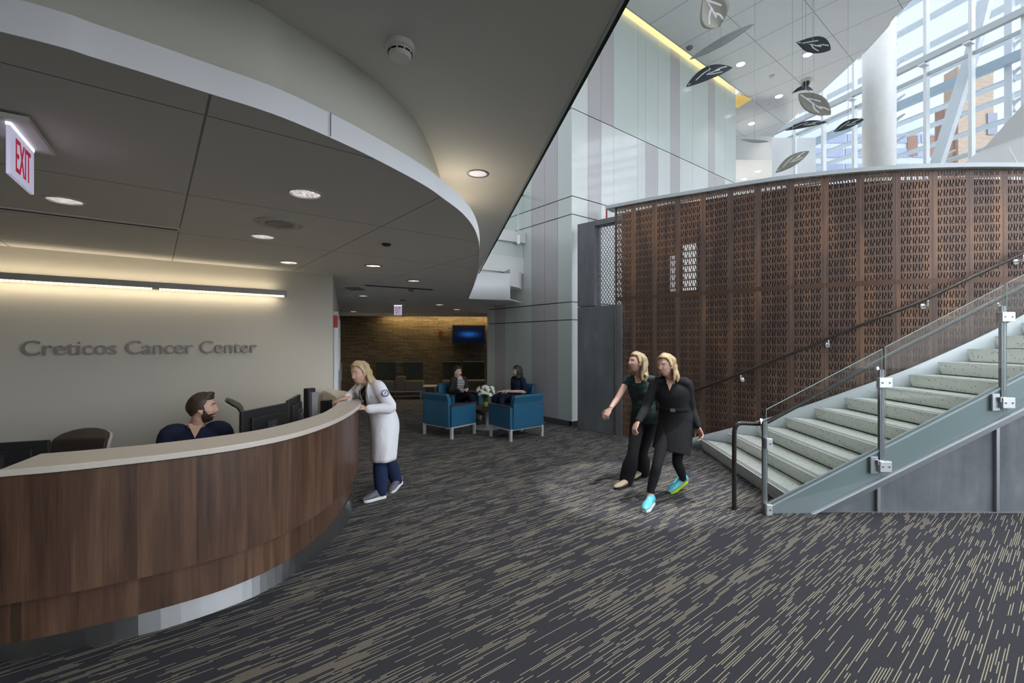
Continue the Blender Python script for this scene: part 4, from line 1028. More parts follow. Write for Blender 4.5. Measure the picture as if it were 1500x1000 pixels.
p = F(1085, 148, ZA); m = MB(); m.prism([(p.x-0.3, p.y-0.4), (p.x+0.25, p.y-0.15), (p.x+0.1, p.y+0.35), (p.x-0.3, p.y+0.2)], ZA-0.03, ZA-0.001); struct(m.build('trim_10', 'gold_recess_glow' if 'gold_recess_glow' in M else emis('gold_recess_glow', (0.8, 0.55, 0.15), 0.45)))  # gold ceiling recess drawn as a plate with its own glow

# exit signs
def exit_sign(label, c, d, w, h, mount, text=True, face=1):
    """c centre of the top edge, d horizontal reading direction"""
    nrm = V((d.y, -d.x, 0))*face
    t = thing('exit_sign', label, 'sign', c)
    pc = c-Zc*(h/2+0.012)
    MB().box(pc, (w, 0.012, h), (d, nrm, Zc)).build('panel', 'sign_white', t)
    MB().box(c-Zc*0.006, (w, 0.016, 0.012), (d, nrm, Zc)).build('lit_edge', 'sign_edge', t)
    MB().box(c+Zc*mount*0.5, (w+0.08, 0.13, max(mount, 0.006)), (d, nrm, Zc)).build('canopy', 'white_plastic', t)
    me = text_mesh('EXIT', 0.02); xs_ = [v.co.x for v in me.vertices]; ys_ = [v.co.y for v in me.vertices]
    x0, x1, y1 = min(xs_), max(xs_), max(ys_); sx = w*0.62/(x1-x0); sy = h*0.70/y1
    for v in me.vertices:
        q = pc+d*((v.co.x-(x0+x1)/2)*sx)+Zc*((v.co.y-y1/2)*sy)+nrm*(0.0075+v.co.z*0.05); v.co = q-t.location
    me.materials.append(M['sign_red']); me.name = 'lettering'
    o = bpy.data.objects.new('lettering', me); COL.objects.link(o); o.parent = t
    return t
ca, cb = F(12, 178, 2.60), F(47, 219, 2.60)
exit_sign('lit exit sign hanging from the desk soffit at far left', (ca+cb)/2, (cb-ca).normalized(), (cb-ca).length, 0.19, 0.02, face=1)
ce = F(583, 447, 2.60)
exit_sign('small lit exit sign in the hall before the stone wall', ce, V((0.98, -0.1, 0)).normalized(), 0.19, 0.22, 0.02)

# ------------------------------------------------------------------ hall and stone wall
def hallpt(t_, z, off=0.0):
    p = WC+WX*t_+V((WX.y, -WX.x, 0))*off; return V((p.x, p.y, z))
hn = V((WX.y, -WX.x, 0))
m = MB(); m.box(hallpt(0.35, 2.02, 0.03), (0.22, 0.06, 0.16), (WX, hn, Zc)); tag(m.build('fire_alarm', 'red_plastic', bevel=0.005), 'red fire alarm box on the hall wall near its corner', 'alarm')
for k, (a, b, mt) in enumerate(((0.9, 1.95, 'hall_paint'), (3.6, 4.7, 'dark_wood'))):
    t = thing('door_%d' % (k+1), None, None, hallpt((a+b)/2, 0)); t['kind'] = 'structure'
    m = MB(); m.box(hallpt((a+b)/2, 1.06, 0.012), (b-a-0.1, 0.03, 2.1), (WX, hn, Zc)); m.build('door_leaf', mt, t)
    m = MB(); m.box(hallpt(a, 1.08, 0.025), (0.07, 0.06, 2.16), (WX, hn, Zc)); m.box(hallpt(b, 1.08, 0.025), (0.07, 0.06, 2.16), (WX, hn, Zc)); m.box(hallpt((a+b)/2, 2.16, 0.025), (b-a+0.07, 0.06, 0.07), (WX, hn, Zc)); m.build('door_frame', 'white_paint', t)
    m = MB(); m.bar(hallpt(b-0.18, 1.25, 0.07), hallpt(b-0.18, 0.85, 0.07), 0.03, 0.03, (0, 1, 0)); m.build('door_handle', 'steel', t)
sd = (SB-SA).normalized(); sn_ = V((sd.y, -sd.x, 0))
def stonept(px, z, off=0.0):
    k = (px-750)/FP; q = SA+sn_*off; t_ = (k*q.y-q.x)/(sd.x-k*sd.y); p = q+sd*t_; return V((p.x, p.y, z))
zy = lambda y, p: H-(y-500)*p.y/FP
a, b = stonept(662.5, 0, 0.06), stonept(711, 0, 0.06); c = (a+b)/2; z1, z0 = zy(476, c), zy(503, c)
t = thing('wall_television', 'flat television with a dark blue picture on the stone wall', 'television', (c.x, c.y, z0))
MB().box(V((c.x, c.y, (z0+z1)/2)), ((b-a).length, 0.06, z1-z0), (sd, sn_, Zc)).build('frame', 'black_plastic', t)
hw, hh = (b-a).length/2-0.025, (z1-z0)/2-0.025; cc = V((c.x, c.y, (z0+z1)/2))+sn_*0.032
m = MB(); m.add([cc-sd*hw-Zc*hh, cc+sd*hw-Zc*hh, cc+sd*hw+Zc*hh, cc-sd*hw+Zc*hh], [(0, 1, 2, 3)], [[(-1, -0.5), (1, -0.5), (1, 0.5), (-1, 0.5)]]); m.build('picture', 'screen_blue', t)
p = stonept(646, 0, 0.03); m = MB(); m.box(V((p.x, p.y, zy(488, p))), (0.11, 0.06, 0.16), (sd, sn_, Zc)); tag(m.build('strobe_alarm', 'dark_red', bevel=0.006), 'small red strobe alarm left of the television', 'alarm')
m = MB(); m.bar(SA+sn_*0.22+Zc*2.60+sd*1.6, SB+sn_*0.22+Zc*2.60-sd*0.1, 0.05, 0.03); struct(m.build('trim_11', 'lamp_gold'))
m = MB(); m.bar(SA+sn_*0.34+Zc*2.58, SB+sn_*0.34+Zc*2.58, 0.03, 0.1); struct(m.build('trim_12', 'low_ceiling'))

def settee(label, modules, wall_off, base_px, group):
    """modules: (kind, px0, px1); high-backed bench along the stone wall"""
    pts = [stonept(x, 0, wall_off) for x in base_px]
    t = thing('settee', label, 'bench', (pts[0]+pts[1])/2, group)
    for kind, x0, x1 in modules:
        a, b = stonept(x0, 0, wall_off), stonept(x1, 0, wall_off); L = (b-a).length; c = (a+b)/2
        if kind == 'seat':
            MB().box(c+Zc*0.40+sn_*0.02, (L-0.02, 0.6, 0.28), (sd, sn_, Zc)).build('seat', 'taupe_vinyl', t, bevel=0.02)
        if kind == 'back':
            MB().box(c+Zc*0.80-sn_*0.26, (L-0.02, 0.12, 0.62), (sd, sn_, Zc)).build('backrest', 'green_fabric', t, bevel=0.025)
        if kind == 'arm':
            MB().box(c+Zc*0.46, (L, 0.62, 0.42), (sd, sn_, Zc)).build('arm_block', 'taupe_vinyl', t, bevel=0.012)
    a, b = pts; MB().bar(a+Zc*0.235+sn_*0.28, b+Zc*0.235+sn_*0.28, 0.05, 0.05).build('base_rail', 'steel_dark', t)
    for q in (a+sd*0.06, b-sd*0.06):
        for o_ in (-0.25, 0.28): MB().bar(q+sn_*o_, q+sn_*o_+Zc*0.23, 0.05, 0.05, (0, 1, 0)).build('leg', 'steel_dark', t)
    return t
settee('high-backed dark green settee with block arm behind the white-coated woman', [('back', 549, 580), ('seat', 553, 581), ('arm', 581, 594), ('back', 590, 620), ('seat', 594, 621)], 0.55, (549, 621), None)
settee('high-backed dark green settee under the television behind seated visitor', [('back', 648, 676), ('seat', 648, 676), ('back', 677, 711), ('seat', 677, 711)], 0.55, (648, 711), None)
p = stonept(630, 0, 0.5); t = thing('side_table', 'low side table with a lit pale top between the settees', 'table', p)
MB().box(p+Zc*0.36, (0.42, 0.42, 0.03), (sd, sn_, Zc)).build('table_top', 'solid_surface', t)
for s in (-1, 1):
    for r in (-1, 1): MB().bar(p+sd*0.17*s+sn_*0.17*r, p+sd*0.17*s+sn_*0.17*r+Zc*0.345, 0.035, 0.035, (0, 1, 0)).build('leg', 'steel_dark', t)

# ------------------------------------------------------------------ blue armchairs, table, flowers
def armchair():
    t = thing('armchair', '', 'armchair', (0, 0, 0))
    m = MB(); m.box((0, 0.03, 0.335), (0.60, 0.56, 0.15)); m.build('seat', 'blue_vinyl', t, bevel=0.03)
    m = MB(); m.tube([(0, -0.315, 0.205), (0, -0.305, 0.5), (0, -0.31, 0.70), (0, -0.345, 0.80)], [(0.335, 0.045), (0.335, 0.05), (0.335, 0.05), (0.335, 0.035)], side=(1, 0, 0), n=6, cap=False, smooth=4)
    m2 = MB()
    prof = [(-0.335, 0.2), (-0.345, 0.5), (-0.35, 0.66), (-0.385, 0.775), (-0.375, 0.80), (-0.335, 0.80), (-0.28, 0.72), (-0.255, 0.55), (-0.24, 0.3), (-0.24, 0.2)]
    m2.extr([V((-0.335, y, z)) for y, z in prof], (0.67, 0, 0)); m2.build('backrest', 'blue_vinyl', t, bevel=0.018)
    for s in (-1, 1):
        m = MB(); m.box((s*0.355, 0.0, 0.395), (0.075, 0.63, 0.37)); a = m.build('arm_panel', 'blue_vinyl', t, bevel=0.008)
        m = MB(); m.box((s*0.355, 0.01, 0.59), (0.085, 0.63, 0.025)); m.build('arm_cap', 'dark_wood', a, bevel=0.006)
    m = MB(); m.box((0, 0.30, 0.225), (0.635, 0.025, 0.10)); m.build('front_apron', 'blue_vinyl', t)
    m = MB()
    for s in (-1, 1): m.box((s*0.365, 0, 0.197), (0.04, 0.63, 0.025))
    m.box((0, 0.295, 0.197), (0.7, 0.03, 0.025)); m.box((0, -0.3, 0.197), (0.7, 0.03, 0.025)); m.build('frame', 'bright_steel', t)
    for s in (-1, 1):
        for r in (-1, 1):
            m = MB(); m.box((s*0.365, r*0.295, 0.095), (0.045, 0.045, 0.19)); m.build('leg', 'bright_steel', t)
    return t
ac = armchair(); chairs = []
spots = [(F(653, 645), F(691, 636), 'empty blue armchair nearest the reception desk, its side and back turned to us', None),
         (None, None, 'empty-looking blue armchair with its broad back to us, by the glass cladding', None)]
CH = [((-1.18, 8.50), (0.62, 0.785), 'blue armchair with its arm side towards us, nearest the white-coated woman'),
      ((0.08, 8.30), (-0.62, 0.785), 'blue armchair with its broad back towards us, right of the flowers'),
      ((-1.18, 10.02), (0.66, -0.75), 'blue armchair in which the visitor in striped top sits'),
      ((0.02, 9.95), (-0.80, -0.60), 'blue armchair in which the dark-haired woman in navy sits')]
for k, (p, d, lab) in enumerate(CH):
    o = ac if k == 0 else copy_tree(ac)
    o.location = (p[0], p[1], 0); o.rotation_euler = (0, 0, yaw_of(d)); o['label'] = lab; o['group'] = 'blue armchairs round the low table'
tp = (-0.50, 9.12)
t = thing('coffee_table', 'low round dark-topped table on a steel disc base amid armchairs', 'table', (*tp, 0))
m = MB(); m.lathe([(0.37, 0.385), (0.375, 0.395), (0.375, 0.41), (0.37, 0.415)], (*tp, 0), 40); m.build('table_top', 'dark_wood', t)
m = MB(); m.lathe([(0.035, 0.015), (0.035, 0.385)], (*tp, 0), 18); m.build('column', 'bright_steel', t, smooth=False)
m = MB(); m.lathe([(0.29, 0.0), (0.29, 0.012), (0.05, 0.022)], (*tp, 0), 36); m.build('base', 'bright_steel', t)
vp = (-0.53, 9.0)
t = thing('flower_vase', 'clear glass vase of white daisies on the low round table', 'vase', (*vp, 0.416))
m = MB(); m.lathe([(0.055, 0.416), (0.065, 0.46), (0.055, 0.56), (0.05, 0.60), (0.068, 0.655), (0.064, 0.655), (0.046, 0.60), (0.05, 0.5), (0.05, 0.425)], (*vp, 0), 20); m.build('glass', 'vase_glass', t, smooth=True)
m = MB(); m.lathe([(0.048, 0.427), (0.055, 0.46), (0.05, 0.54)], (*vp, 0), 16); m.build('water', 'water', t, smooth=True)
ms = MB()
random.seed(3)
for k in range(26):
    a = random.uniform(0, 2*PI); r = 0.17*math.sqrt(random.random()); h = 0.80+random.uniform(-0.06, 0.08)-r*0.35
    tip = V((vp[0]+r*math.cos(a), vp[1]+r*math.sin(a), h)); ms.tube([(vp[0]+0.02*math.cos(a), vp[1]+0.02*math.sin(a), 0.45), (vp[0]+0.03*math.cos(a), vp[1]+0.03*math.sin(a), 0.64), tip], 0.004, n=5, smooth=3)
    nrm = V((r*math.cos(a)*3, r*math.sin(a)*3-0.25, 0.6)).normalized(); xx = nrm.orthogonal().normalized(); yy_ = nrm.cross(xx); mp_ = MB()
    for q in range(9):
        an = 2*PI*q/9; dd = xx*math.cos(an)+yy_*math.sin(an); mp_.ball(tip+dd*0.024+nrm*0.004, (0.026, 0.012, 0.005), 6, (dd, nrm.cross(dd), nrm))
    fo = mp_.build('daisy', 'petal', t, smooth=True)
    MB().ball(tip+nrm*0.008, (0.012, 0.012, 0.008), 6).build('flower_centre', 'petal_core', fo, smooth=True)
for k in range(12):
    a = random.uniform(0, 2*PI); tip = V((vp[0]+0.12*math.cos(a), vp[1]+0.12*math.sin(a), 0.70)); dd = V((math.cos(a), math.sin(a), 0.2)).normalized()
    ms.ball(tip, (0.05, 0.015, 0.004), 6, (dd, V((-math.sin(a), math.cos(a), 0)), dd.cross(V((-math.sin(a), math.cos(a), 0)))))
ms.build('stems', 'stem_green', t, smooth=True)

# ------------------------------------------------------------------ hanging leaves
def leaf(label, base, tip, Y0, Y1, wpx, mat, bend=0.12, tilt=(0, 1, 0), vein=True, shape=1.0):
    a, b = P(base[0], base[1], Y0), P(tip[0], tip[1], Y1); L = (b-a).length; d = (b-a)/L
    wv = V(tilt); wv = (wv-d*wv.dot(d)).normalized(); nv = d.cross(wv)
    Ym = (Y0+Y1)/2; hw = wpx*Ym/FP/2
    t = thing('hanging_leaf', label, 'hanging leaf', (a+b)/2, 'leaf shapes hung in the atrium')
    N, K = 18, 8; vs = []; fs = []
    def pt(s, q):
        w_ = hw*(math.sin(PI*min(1, s**shape))**0.8)
        return a+d*(L*s)+wv*(q*w_)+nv*(bend*L*math.sin(PI*s)+0.18*w_*q*q)
    for i in range(N+1):
        for k in range(K+1): vs.append(pt(0.002+0.996*i/N, -1+2*k/K))
    for i in range(N):
        for k in range(K): fs.append((i*(K+1)+k, i*(K+1)+k+1, (i+1)*(K+1)+k+1, (i+1)*(K+1)+k))
    m = MB(); m.add(vs, fs); m.build('blade', mat, t, smooth=True, solid=0.012)
    if vein:
        m = MB(); r = 0.011*max(0.6, hw/0.12)
        for path in ([(0.06, 0), (0.5, 0)], [(0.54, 0), (0.72, 0.02)], [(0.22, 0.0), (0.38, 0.35), (0.55, 0.55)], [(0.45, 0), (0.58, -0.35), (0.74, -0.6)], [(0.62, 0.02), (0.74, 0.3), (0.88, 0.6)]):
            m.tube([pt(s, q) for s, q in path], (r, 0.012), side=wv, n=6, smooth=3) if False else m.tube([pt(s, q) for s, q in path], [(r, 0.011)]*len(path), side=wv, n=8, smooth=3)
        m.build('cut_vein', 'vein_white', t, smooth=True)
    mid = pt(0.5, 0); m = MB(); m.tube([mid, V((mid.x, mid.y, ZA-0.004))], 0.004, n=5); m.build('cable', 'cable', t)
    return t
leaf('round taupe hanging leaf at the very top of the picture', (1030, -9), (1054, 39), 7.0, 7.2, 46, 'leaf_taupe', 0.03, (1, 0, 0.2), True, 1.35)
leaf('long silver hanging leaf seen edge-on beside the taupe round leaf', (1010, 87), (1106, 34), 7.8, 7.0, 17, 'leaf_grey', -0.02, (0, 0.5, 1), False)
leaf('dark slate hanging leaf in front of the glass cladding', (1005, 127), (1073, 99), 8.0, 7.8, 24, 'leaf_dark', 0.10, (0.35, 0.2, 1), True)
leaf('dark blunt hanging leaf above a round ceiling light', (1166, 62), (1217, 73), 9.0, 8.6, 24, 'leaf_dark', 0.04, (0, 0.2, 1), True, 1.3)
leaf('small grey folded hanging leaf just under the dome camera', (1160, 137), (1191, 132), 9.5, 9.3, 9, 'leaf_dark', 0.22, (0, 0.6, 1), False)
leaf('large taupe hanging leaf pointing down towards the column', (1170, 137), (1217, 168), 9.0, 8.7, 28, 'leaf_taupe', -0.03, (0.5, 0, 1), True)
leaf('dark long hanging leaf directly under the large taupe leaf', (1150, 191), (1212, 179), 9.4, 9.0, 11, 'leaf_dark', 0.07, (0, 0.4, 1), True)
leaf('dark hanging leaf nearest the round column', (1221, 193), (1266, 175), 9.4, 9.0, 15, 'leaf_dark', 0.06, (0.2, 0.3, 1), True)
leaf('lowest taupe hanging leaf, just above the screen cap', (1136, 253), (1186, 221), 8.8, 8.6, 17, 'leaf_taupe', 0.05, (0.3, 0.1, 1), True)
leaf('thin silver hanging leaf at the end of the cladding', (1086, 204), (1126, 207), 8.8, 8.6, 5, 'leaf_grey', -0.05, (0, 0.4, 1), False)
# small framed notice beside the concrete wall top
p = P(892, 312, 9.4); t = thing('notice_board', 'small red-edged white notice behind the top of concrete wall', 'notice', p)
MB().box(p, (0.14, 0.02, 0.24), (VX, nR, Zc)).build('sheet', 'white_plastic', t); MB().box(p-VX*0.075-nR*0.0, (0.02, 0.03, 0.26), (VX, nR, Zc)).build('edge', 'red_plastic', t)
# guard rail of the bridge
t = thing('bridge_guard', 'glass guard rail with a steel post on the upper bridge edge', 'guard rail', (BA+BB)/2+V((0, 0, 3.8)))
q0, q1 = BA+bn*0.03, BB+bn*0.03-bd*0.02
MB().extr([q0+Zc*3.66, q1+Zc*3.66, q1+Zc*5.15, q0+Zc*5.15], bn*0.012).build('glass_panel', 'clear_glass', t)
pc = lerp(q0, q1, 0.86); MB().bar(pc+bn*0.03+Zc*3.95, pc+bn*0.03+Zc*5.0, 0.03, 0.03, (0, 1, 0)).build('post', 'steel', t)
MB().box(pc+bn*0.035+Zc*4.05, (0.07, 0.07, 0.2)).build('clamp', 'bright_steel', t)
MB().tube([q0+Zc*5.12-bn*0.06, q1+Zc*5.12-bn*0.06], 0.022, n=10).build('handrail', 'black_plastic', t, smooth=True)
# ------------------------------------------------------------------ people
def gss(x, s): return math.exp(-(x/s)**2)
def head_surface(x_, y_, z_, female=True):
    """unit direction -> point on a face-shaped head (right x, forward y, up z), about 0.235 m tall"""
    a, b, c = (0.073, 0.094, 0.117) if female else (0.076, 0.097, 0.120)
    X, Y, Z = a*x_, b*y_, c*z_
    if z_ < 0:
        k = (-z_)**1.4
        X *= 1-(0.30 if female else 0.20)*k
        if y_ < 0: Y *= 1-0.45*min(1, -z_*1.3)
        else: Y *= 1+0.05*k
    if y_ < 0: Y *= 1.06
    if y_ > 0.05:
        q = sstep(0.05, 0.6, y_)
        d = 0
        d += 0.021*gss(X, 0.0125)*math.exp(-((Z+0.024)/(0.013 if Z < -0.024 else 0.025))**2)
        d += 0.006*gss(X, 0.009)*gss(Z-0.012, 0.02)
        d += 0.004*gss(abs(X)-0.013, 0.008)*gss(Z+0.034, 0.010)
        d -= 0.011*gss(abs(X)-0.032, 0.017)*gss(Z-0.014, 0.013)
        d += 0.004*gss(abs(X)-0.028, 0.02)*gss(Z-0.036, 0.009)
        d += 0.005*gss(abs(X)-0.042, 0.018)*gss(Z+0.024, 0.02)
        d += 0.007*gss(X, 0.022)*gss(Z+0.058, 0.006)+0.007*gss(X, 0.019)*gss(Z+0.071, 0.006)-0.003*gss(X, 0.024)*gss(Z+0.0645, 0.003)
        d -= 0.004*gss(X, 0.02)*gss(Z+0.083, 0.007)
        d += (0.007 if female else 0.010)*gss(X, 0.020)*gss(Z+0.1, 0.012)
        Y += d*q
    return V((X, Y, Z))
def sph(n, m):
    vs = [(0, 0, -1)]; fs = []
    for i in range(1, m):
        ph = -PI/2+PI*i/m
        for k in range(n):
            a = 2*PI*k/n; vs.append((math.cos(ph)*math.cos(a), math.cos(ph)*math.sin(a), math.sin(ph)))
    vs.append((0, 0, 1))
    for k in range(n): fs.append((0, 1+(k+1) % n, 1+k))
    for i in range(m-2):
        for k in range(n):
            a = 1+i*n; fs.append((a+k, a+(k+1) % n, a+n+(k+1) % n, a+n+k))
    a = 1+(m-2)*n
    for k in range(n): fs.append((a+k, a+(k+1) % n, len(vs)-1))
    return vs, fs
SPH = sph(56, 44)
def basis(c, f, up=(0, 0, 1)):
    f = V(f).normalized(); up = V(up); r = f.cross(up).normalized(); u = r.cross(f)
    m = Matrix((r, f, u)).transposed().to_4x4(); return Matrix.Translation(V(c)) @ m
def face_y(X, Z, female):
    """forward distance of the face at a lateral/vertical spot"""
    best = None
    for i in range(60):
        y_ = i/59.0
        lo = 0
    a, b, c = (0.073, 0.094, 0.117) if female else (0.076, 0.097, 0.120)
    z_ = Z/c; kx = 1.0
    if z_ < 0: kx = 1-(0.30 if female else 0.20)*(-z_)**1.4
    x_ = X/(a*kx); y_ = math.sqrt(max(0.0, 1-x_*x_-z_*z_))
    return head_surface(x_, y_, z_, female).y
def add_head(mb, MX, female):
    vs, fs = SPH
    mb.add([MX @ head_surface(*v, female) for v in vs], fs)
    for s in (-1, 1):
        c = MX @ V((s*0.079, 0.002, -0.006)); ax = [MX.to_3x3() @ V(q).normalized() for q in ((0.35*s, -0.9, 0), (0.9*s, 0.35, 0), (0, -0.15, 1))]
        mb.ball(c, (0.020, 0.010, 0.034), 12, ax)
def face_parts(t, MX, female, smile=0.5, lip='lips', brow='hair_brown'):
    R3 = MX.to_3x3()
    m1, m2, m3 = MB(), MB(), MB()
    for s in (-1, 1):
        y = face_y(s*0.032, 0.014, female)
        m1.ball(MX @ V((s*0.032, y-0.0045, 0.0135)), (0.0135, 0.008, 0.0065), 12, [R3 @ V(q) for q in ((1, 0, 0), (0, 1, 0), (0, 0, 1))])
        m2.ball(MX @ V((s*0.032, y+0.0015, 0.0135)), (0.006, 0.003, 0.006), 10, [R3 @ V(q) for q in ((1, 0, 0), (0, 1, 0), (0, 0, 1))])
        pts = [MX @ V((s*x, face_y(s*x, z, female)+0.001, z)) for x, z in ((0.014, 0.034), (0.03, 0.0395), (0.046, 0.033))]
        m3.tube(pts, [(0.003, 0.0045), (0.003, 0.0045), (0.002, 0.003)], side=R3 @ V((0, 1, 0)), n=6, smooth=3)
    e = m1.build('eye', 'eye_white', t, smooth=True); m2.build('iris', 'iris', e, smooth=True)
    m3.build('eyebrow', brow, t, smooth=True)
    m = MB(); w = 0.023+0.004*smile
    xs = [-1, -0.5, 0, 0.5, 1]
    for off, r in ((0.004+0.004*smile, 0.0045), (-0.006-0.004*smile, 0.005)):
        pts = []
        for x in xs:
            z = -0.0645+smile*0.011*x*x+off*(1-x*x)
            pts.append(MX @ V((x*w, face_y(x*w, z, female)+0.001, z)))
        m.tube(pts, [(r*0.5, r*0.5), (r, r), (r*1.1, r), (r, r), (r*0.5, r*0.5)], n=8, smooth=3)
    mo = m.build('mouth', lip, t, smooth=True)
    if smile > 0.6:
        m = MB(); pts = []
        for x in xs[1:-1]: 
            z = -0.0655+smile*0.009*x*x; pts.append(MX @ V((x*w, face_y(x*w, z, female)+0.0005, z)))
        m.tube(pts, [(0.003, 0.0065)]*3, side=R3 @ V((0, 1, 0)), n=8, smooth=3); m.build('teeth', 'teeth', mo, smooth=True)
def hair_cap(mb, MX, female, back=-0.75, side=-0.35, front=0.56, off=0.016, edge=0.34):
    vs, fs = SPH; out = []
    for x_, y_, z_ in vs:
        if y_ < 0: th = lerp(side, back, min(1, -y_*1.2))
        else: th = lerp(side, front, sstep(edge-0.16, edge+0.16, y_))
        k = sstep(th-0.06, th+0.05, z_)
        p = head_surface(x_, y_, z_, female)
        n = V((x_/0.073, y_/0.094, z_/0.117)).normalized()
        rip = 0.0025*math.sin(9*math.atan2(x_, z_+0.2)+4*y_)
        q = p+n*(lerp(-0.014, off*(1.0+0.35*max(0, z_)), k)+rip*k)
        if y_ > 0 and k < 0.5: q.y -= 0.03*(1-k)
        out.append(MX @ q)
    mb.add(out, fs)
def long_hair(mb, MX, length=0.2, rnd=1, curl=0.02, n=30, front=0.4, fl=0.0):
    """locks from the crown down round the sides and the back"""
    rg = random.Random(rnd)
    for k in range(n):
        a = lerp(-PI/2-front*0.9, PI*1.5+front*0.9, k/(n-1))     # round the head; the face side is left open
        a = PI+(k/(n-1)-0.5)*2*(PI*0.5+front)
        x_, y_ = math.sin(a), math.cos(a)
        L = length*rg.uniform(0.85, 1.08)
        pts = []; rad = []
        for s, (rr, z) in enumerate(((0.5, 0.108), (0.95, 0.06), (1.10, -0.02), (1.08+fl, -0.09), (1.08+fl*2, -0.09-L*0.5), (0.95+fl*2, -0.09-L))):
            wob = curl*0.5*math.sin(s*1.6+rg.uniform(0, 6))
            pts.append(MX @ V((0.078*rr*x_+wob, 0.098*rr*y_-0.008+wob*0.5, z))); rad.append((0.017, 0.011) if s < 5 else (0.007, 0.005))
        mb.tube(pts, rad, n=8, smooth=3)
def limb(mb, pts, rad, n=14, smooth=4): mb.tube(pts, rad, n=n, smooth=smooth)
def add_hand(mb, wr, d, pn, ts, curl=0.5, s=1.0):
    """wr wrist, d direction of the fingers, pn the way the palm looks, ts +1/-1 side of the thumb"""
    d = V(d).normalized(); pn = V(pn); pn = (pn-d*pn.dot(d)).normalized(); x = d.cross(pn)*ts   # towards the thumb
    wr = V(wr)
    mb.tube([wr-d*0.02*s, wr+d*0.02*s, wr+d*0.055*s, wr+d*0.085*s], [(0.026*s, 0.020*s), (0.032*s, 0.017*s), (0.040*s, 0.015*s), (0.038*s, 0.012*s)], side=x, n=12, smooth=3)
    for k, (o, L) in enumerate(((0.029, 0.072), (0.0098, 0.080), (-0.0098, 0.074), (-0.029, 0.058))):
        p0 = wr+d*0.082*s+x*o*s; sp = (x*(o*1.4)).length*0
        d1 = (d+x*o*3.0).normalized(); c = curl*(1+0.15*k)
        p1 = p0+(d1*math.cos(c*0.5)+pn*math.sin(c*0.5))*L*0.42*s
        p2 = p1+(d1*math.cos(c*1.2)+pn*math.sin(c*1.2))*L*0.33*s
        p3 = p2+(d1*math.cos(c*1.8)+pn*math.sin(c*1.8))*L*0.25*s
        mb.tube([p0-d1*0.02*s, p0, p1, p2, p3], [0.0095*s, 0.0092*s, 0.0084*s, 0.0076*s, 0.0064*s], n=8, smooth=2)
    b = wr+d*0.025*s+x*0.026*s
    t1 = b+(d*0.55+x*0.75+pn*0.3).normalized()*0.036*s; t2 = t1+(d*0.85+x*0.35+pn*0.4).normalized()*0.028*s; t3 = t2+(d*0.95+x*0.1+pn*0.4).normalized()*0.022*s
    mb.tube([b-x*0.012*s, b, t1, t2, t3], [0.014*s, 0.0135*s, 0.0105*s, 0.0095*s, 0.0075*s], n=8, smooth=2)
def torso(mb, pel, nb, r, g=0.0, hip=0.165, waist=0.128, chest=0.158, sh=0.165, belly=0.0, back=(0, 0, 0)):
    pel, nb, back = V(pel), V(nb), V(back)
    P_ = lambda s: lerp(pel, nb, s)+back*math.sin(PI*min(1, max(0, s)))
    ss = [(-0.14, hip*0.85, 0.10), (0.0, hip, 0.115), (0.22, (hip+waist)/2, 0.105+belly), (0.42, waist, 0.098+belly), (0.68, chest, 0.118), (0.86, sh, 0.10), (0.95, sh*0.72, 0.078), (1.0, 0.07, 0.062)]
    mb.tube([P_(s) for s, a, b in ss], [(a+g, b+g) for s, a, b in ss], side=r, n=24, smooth=3, dome=0.15 if g > 0 else 0.6)
def shoe(t, heel, toe, mat, sole, up=(0, 0, 1), h=0.095, w=0.044, style='sneaker'):
    heel, toe = V(heel), V(toe); d = (toe-heel); L = d.length; d.normalize(); up = V(up); x = d.cross(up).normalized(); u = x.cross(d)
    m = MB()
    q = [(0.02, 0.034, 0.03), (0.10, 0.036, 0.05), (0.3, 0.036, 0.052), (0.5, 0.040, 0.042), (0.7, 0.046, 0.033), (0.88, 0.042, 0.026), (0.98, 0.028, 0.019)]
    k = 1.0 if style == 'sneaker' else 0.72
    m.tube([heel+d*(L*s)+u*(0.02+hh*k) for s, ww, hh in q], [(ww*w/0.044, hh*k) for s, ww, hh in q], side=x, n=14, smooth=2)
    if style == 'sneaker': m.tube([heel+d*(L*0.16)+u*0.06, heel+d*(L*0.18)+u*h], [(0.036, 0.045), (0.032, 0.040)], side=x, n=12)
    o = m.build('shoe', mat, t, remesh=0.007, relax=2)
    m = MB(); pl = []
    for s, ww in ((0.0, 0.022), (0.06, 0.034), (0.3, 0.034), (0.55, 0.04), (0.75, 0.047), (0.9, 0.042), (1.0, 0.022)): pl.append((s, ww))
    ring = [heel+d*(L*s)+x*ww for s, ww in pl]+[heel+d*(L*s)-x*ww for s, ww in pl[::-1]]
    th = 0.028 if style == 'sneaker' else 0.012
    m.extr([p+u*0.001 for p in ring], u*th); m.build('sole', sole, o, bevel=0.004)
    if style == 'sneaker':
        m = MB()
        for k in range(4):
            s = 0.36+0.09*k; c = heel+d*(L*s)+u*(0.118-0.014*k); m.tube([c-x*0.022, c+u*0.006, c+x*0.022], 0.004, n=6)
        m.build('laces', 'shoe_white', o, smooth=True)
    return o
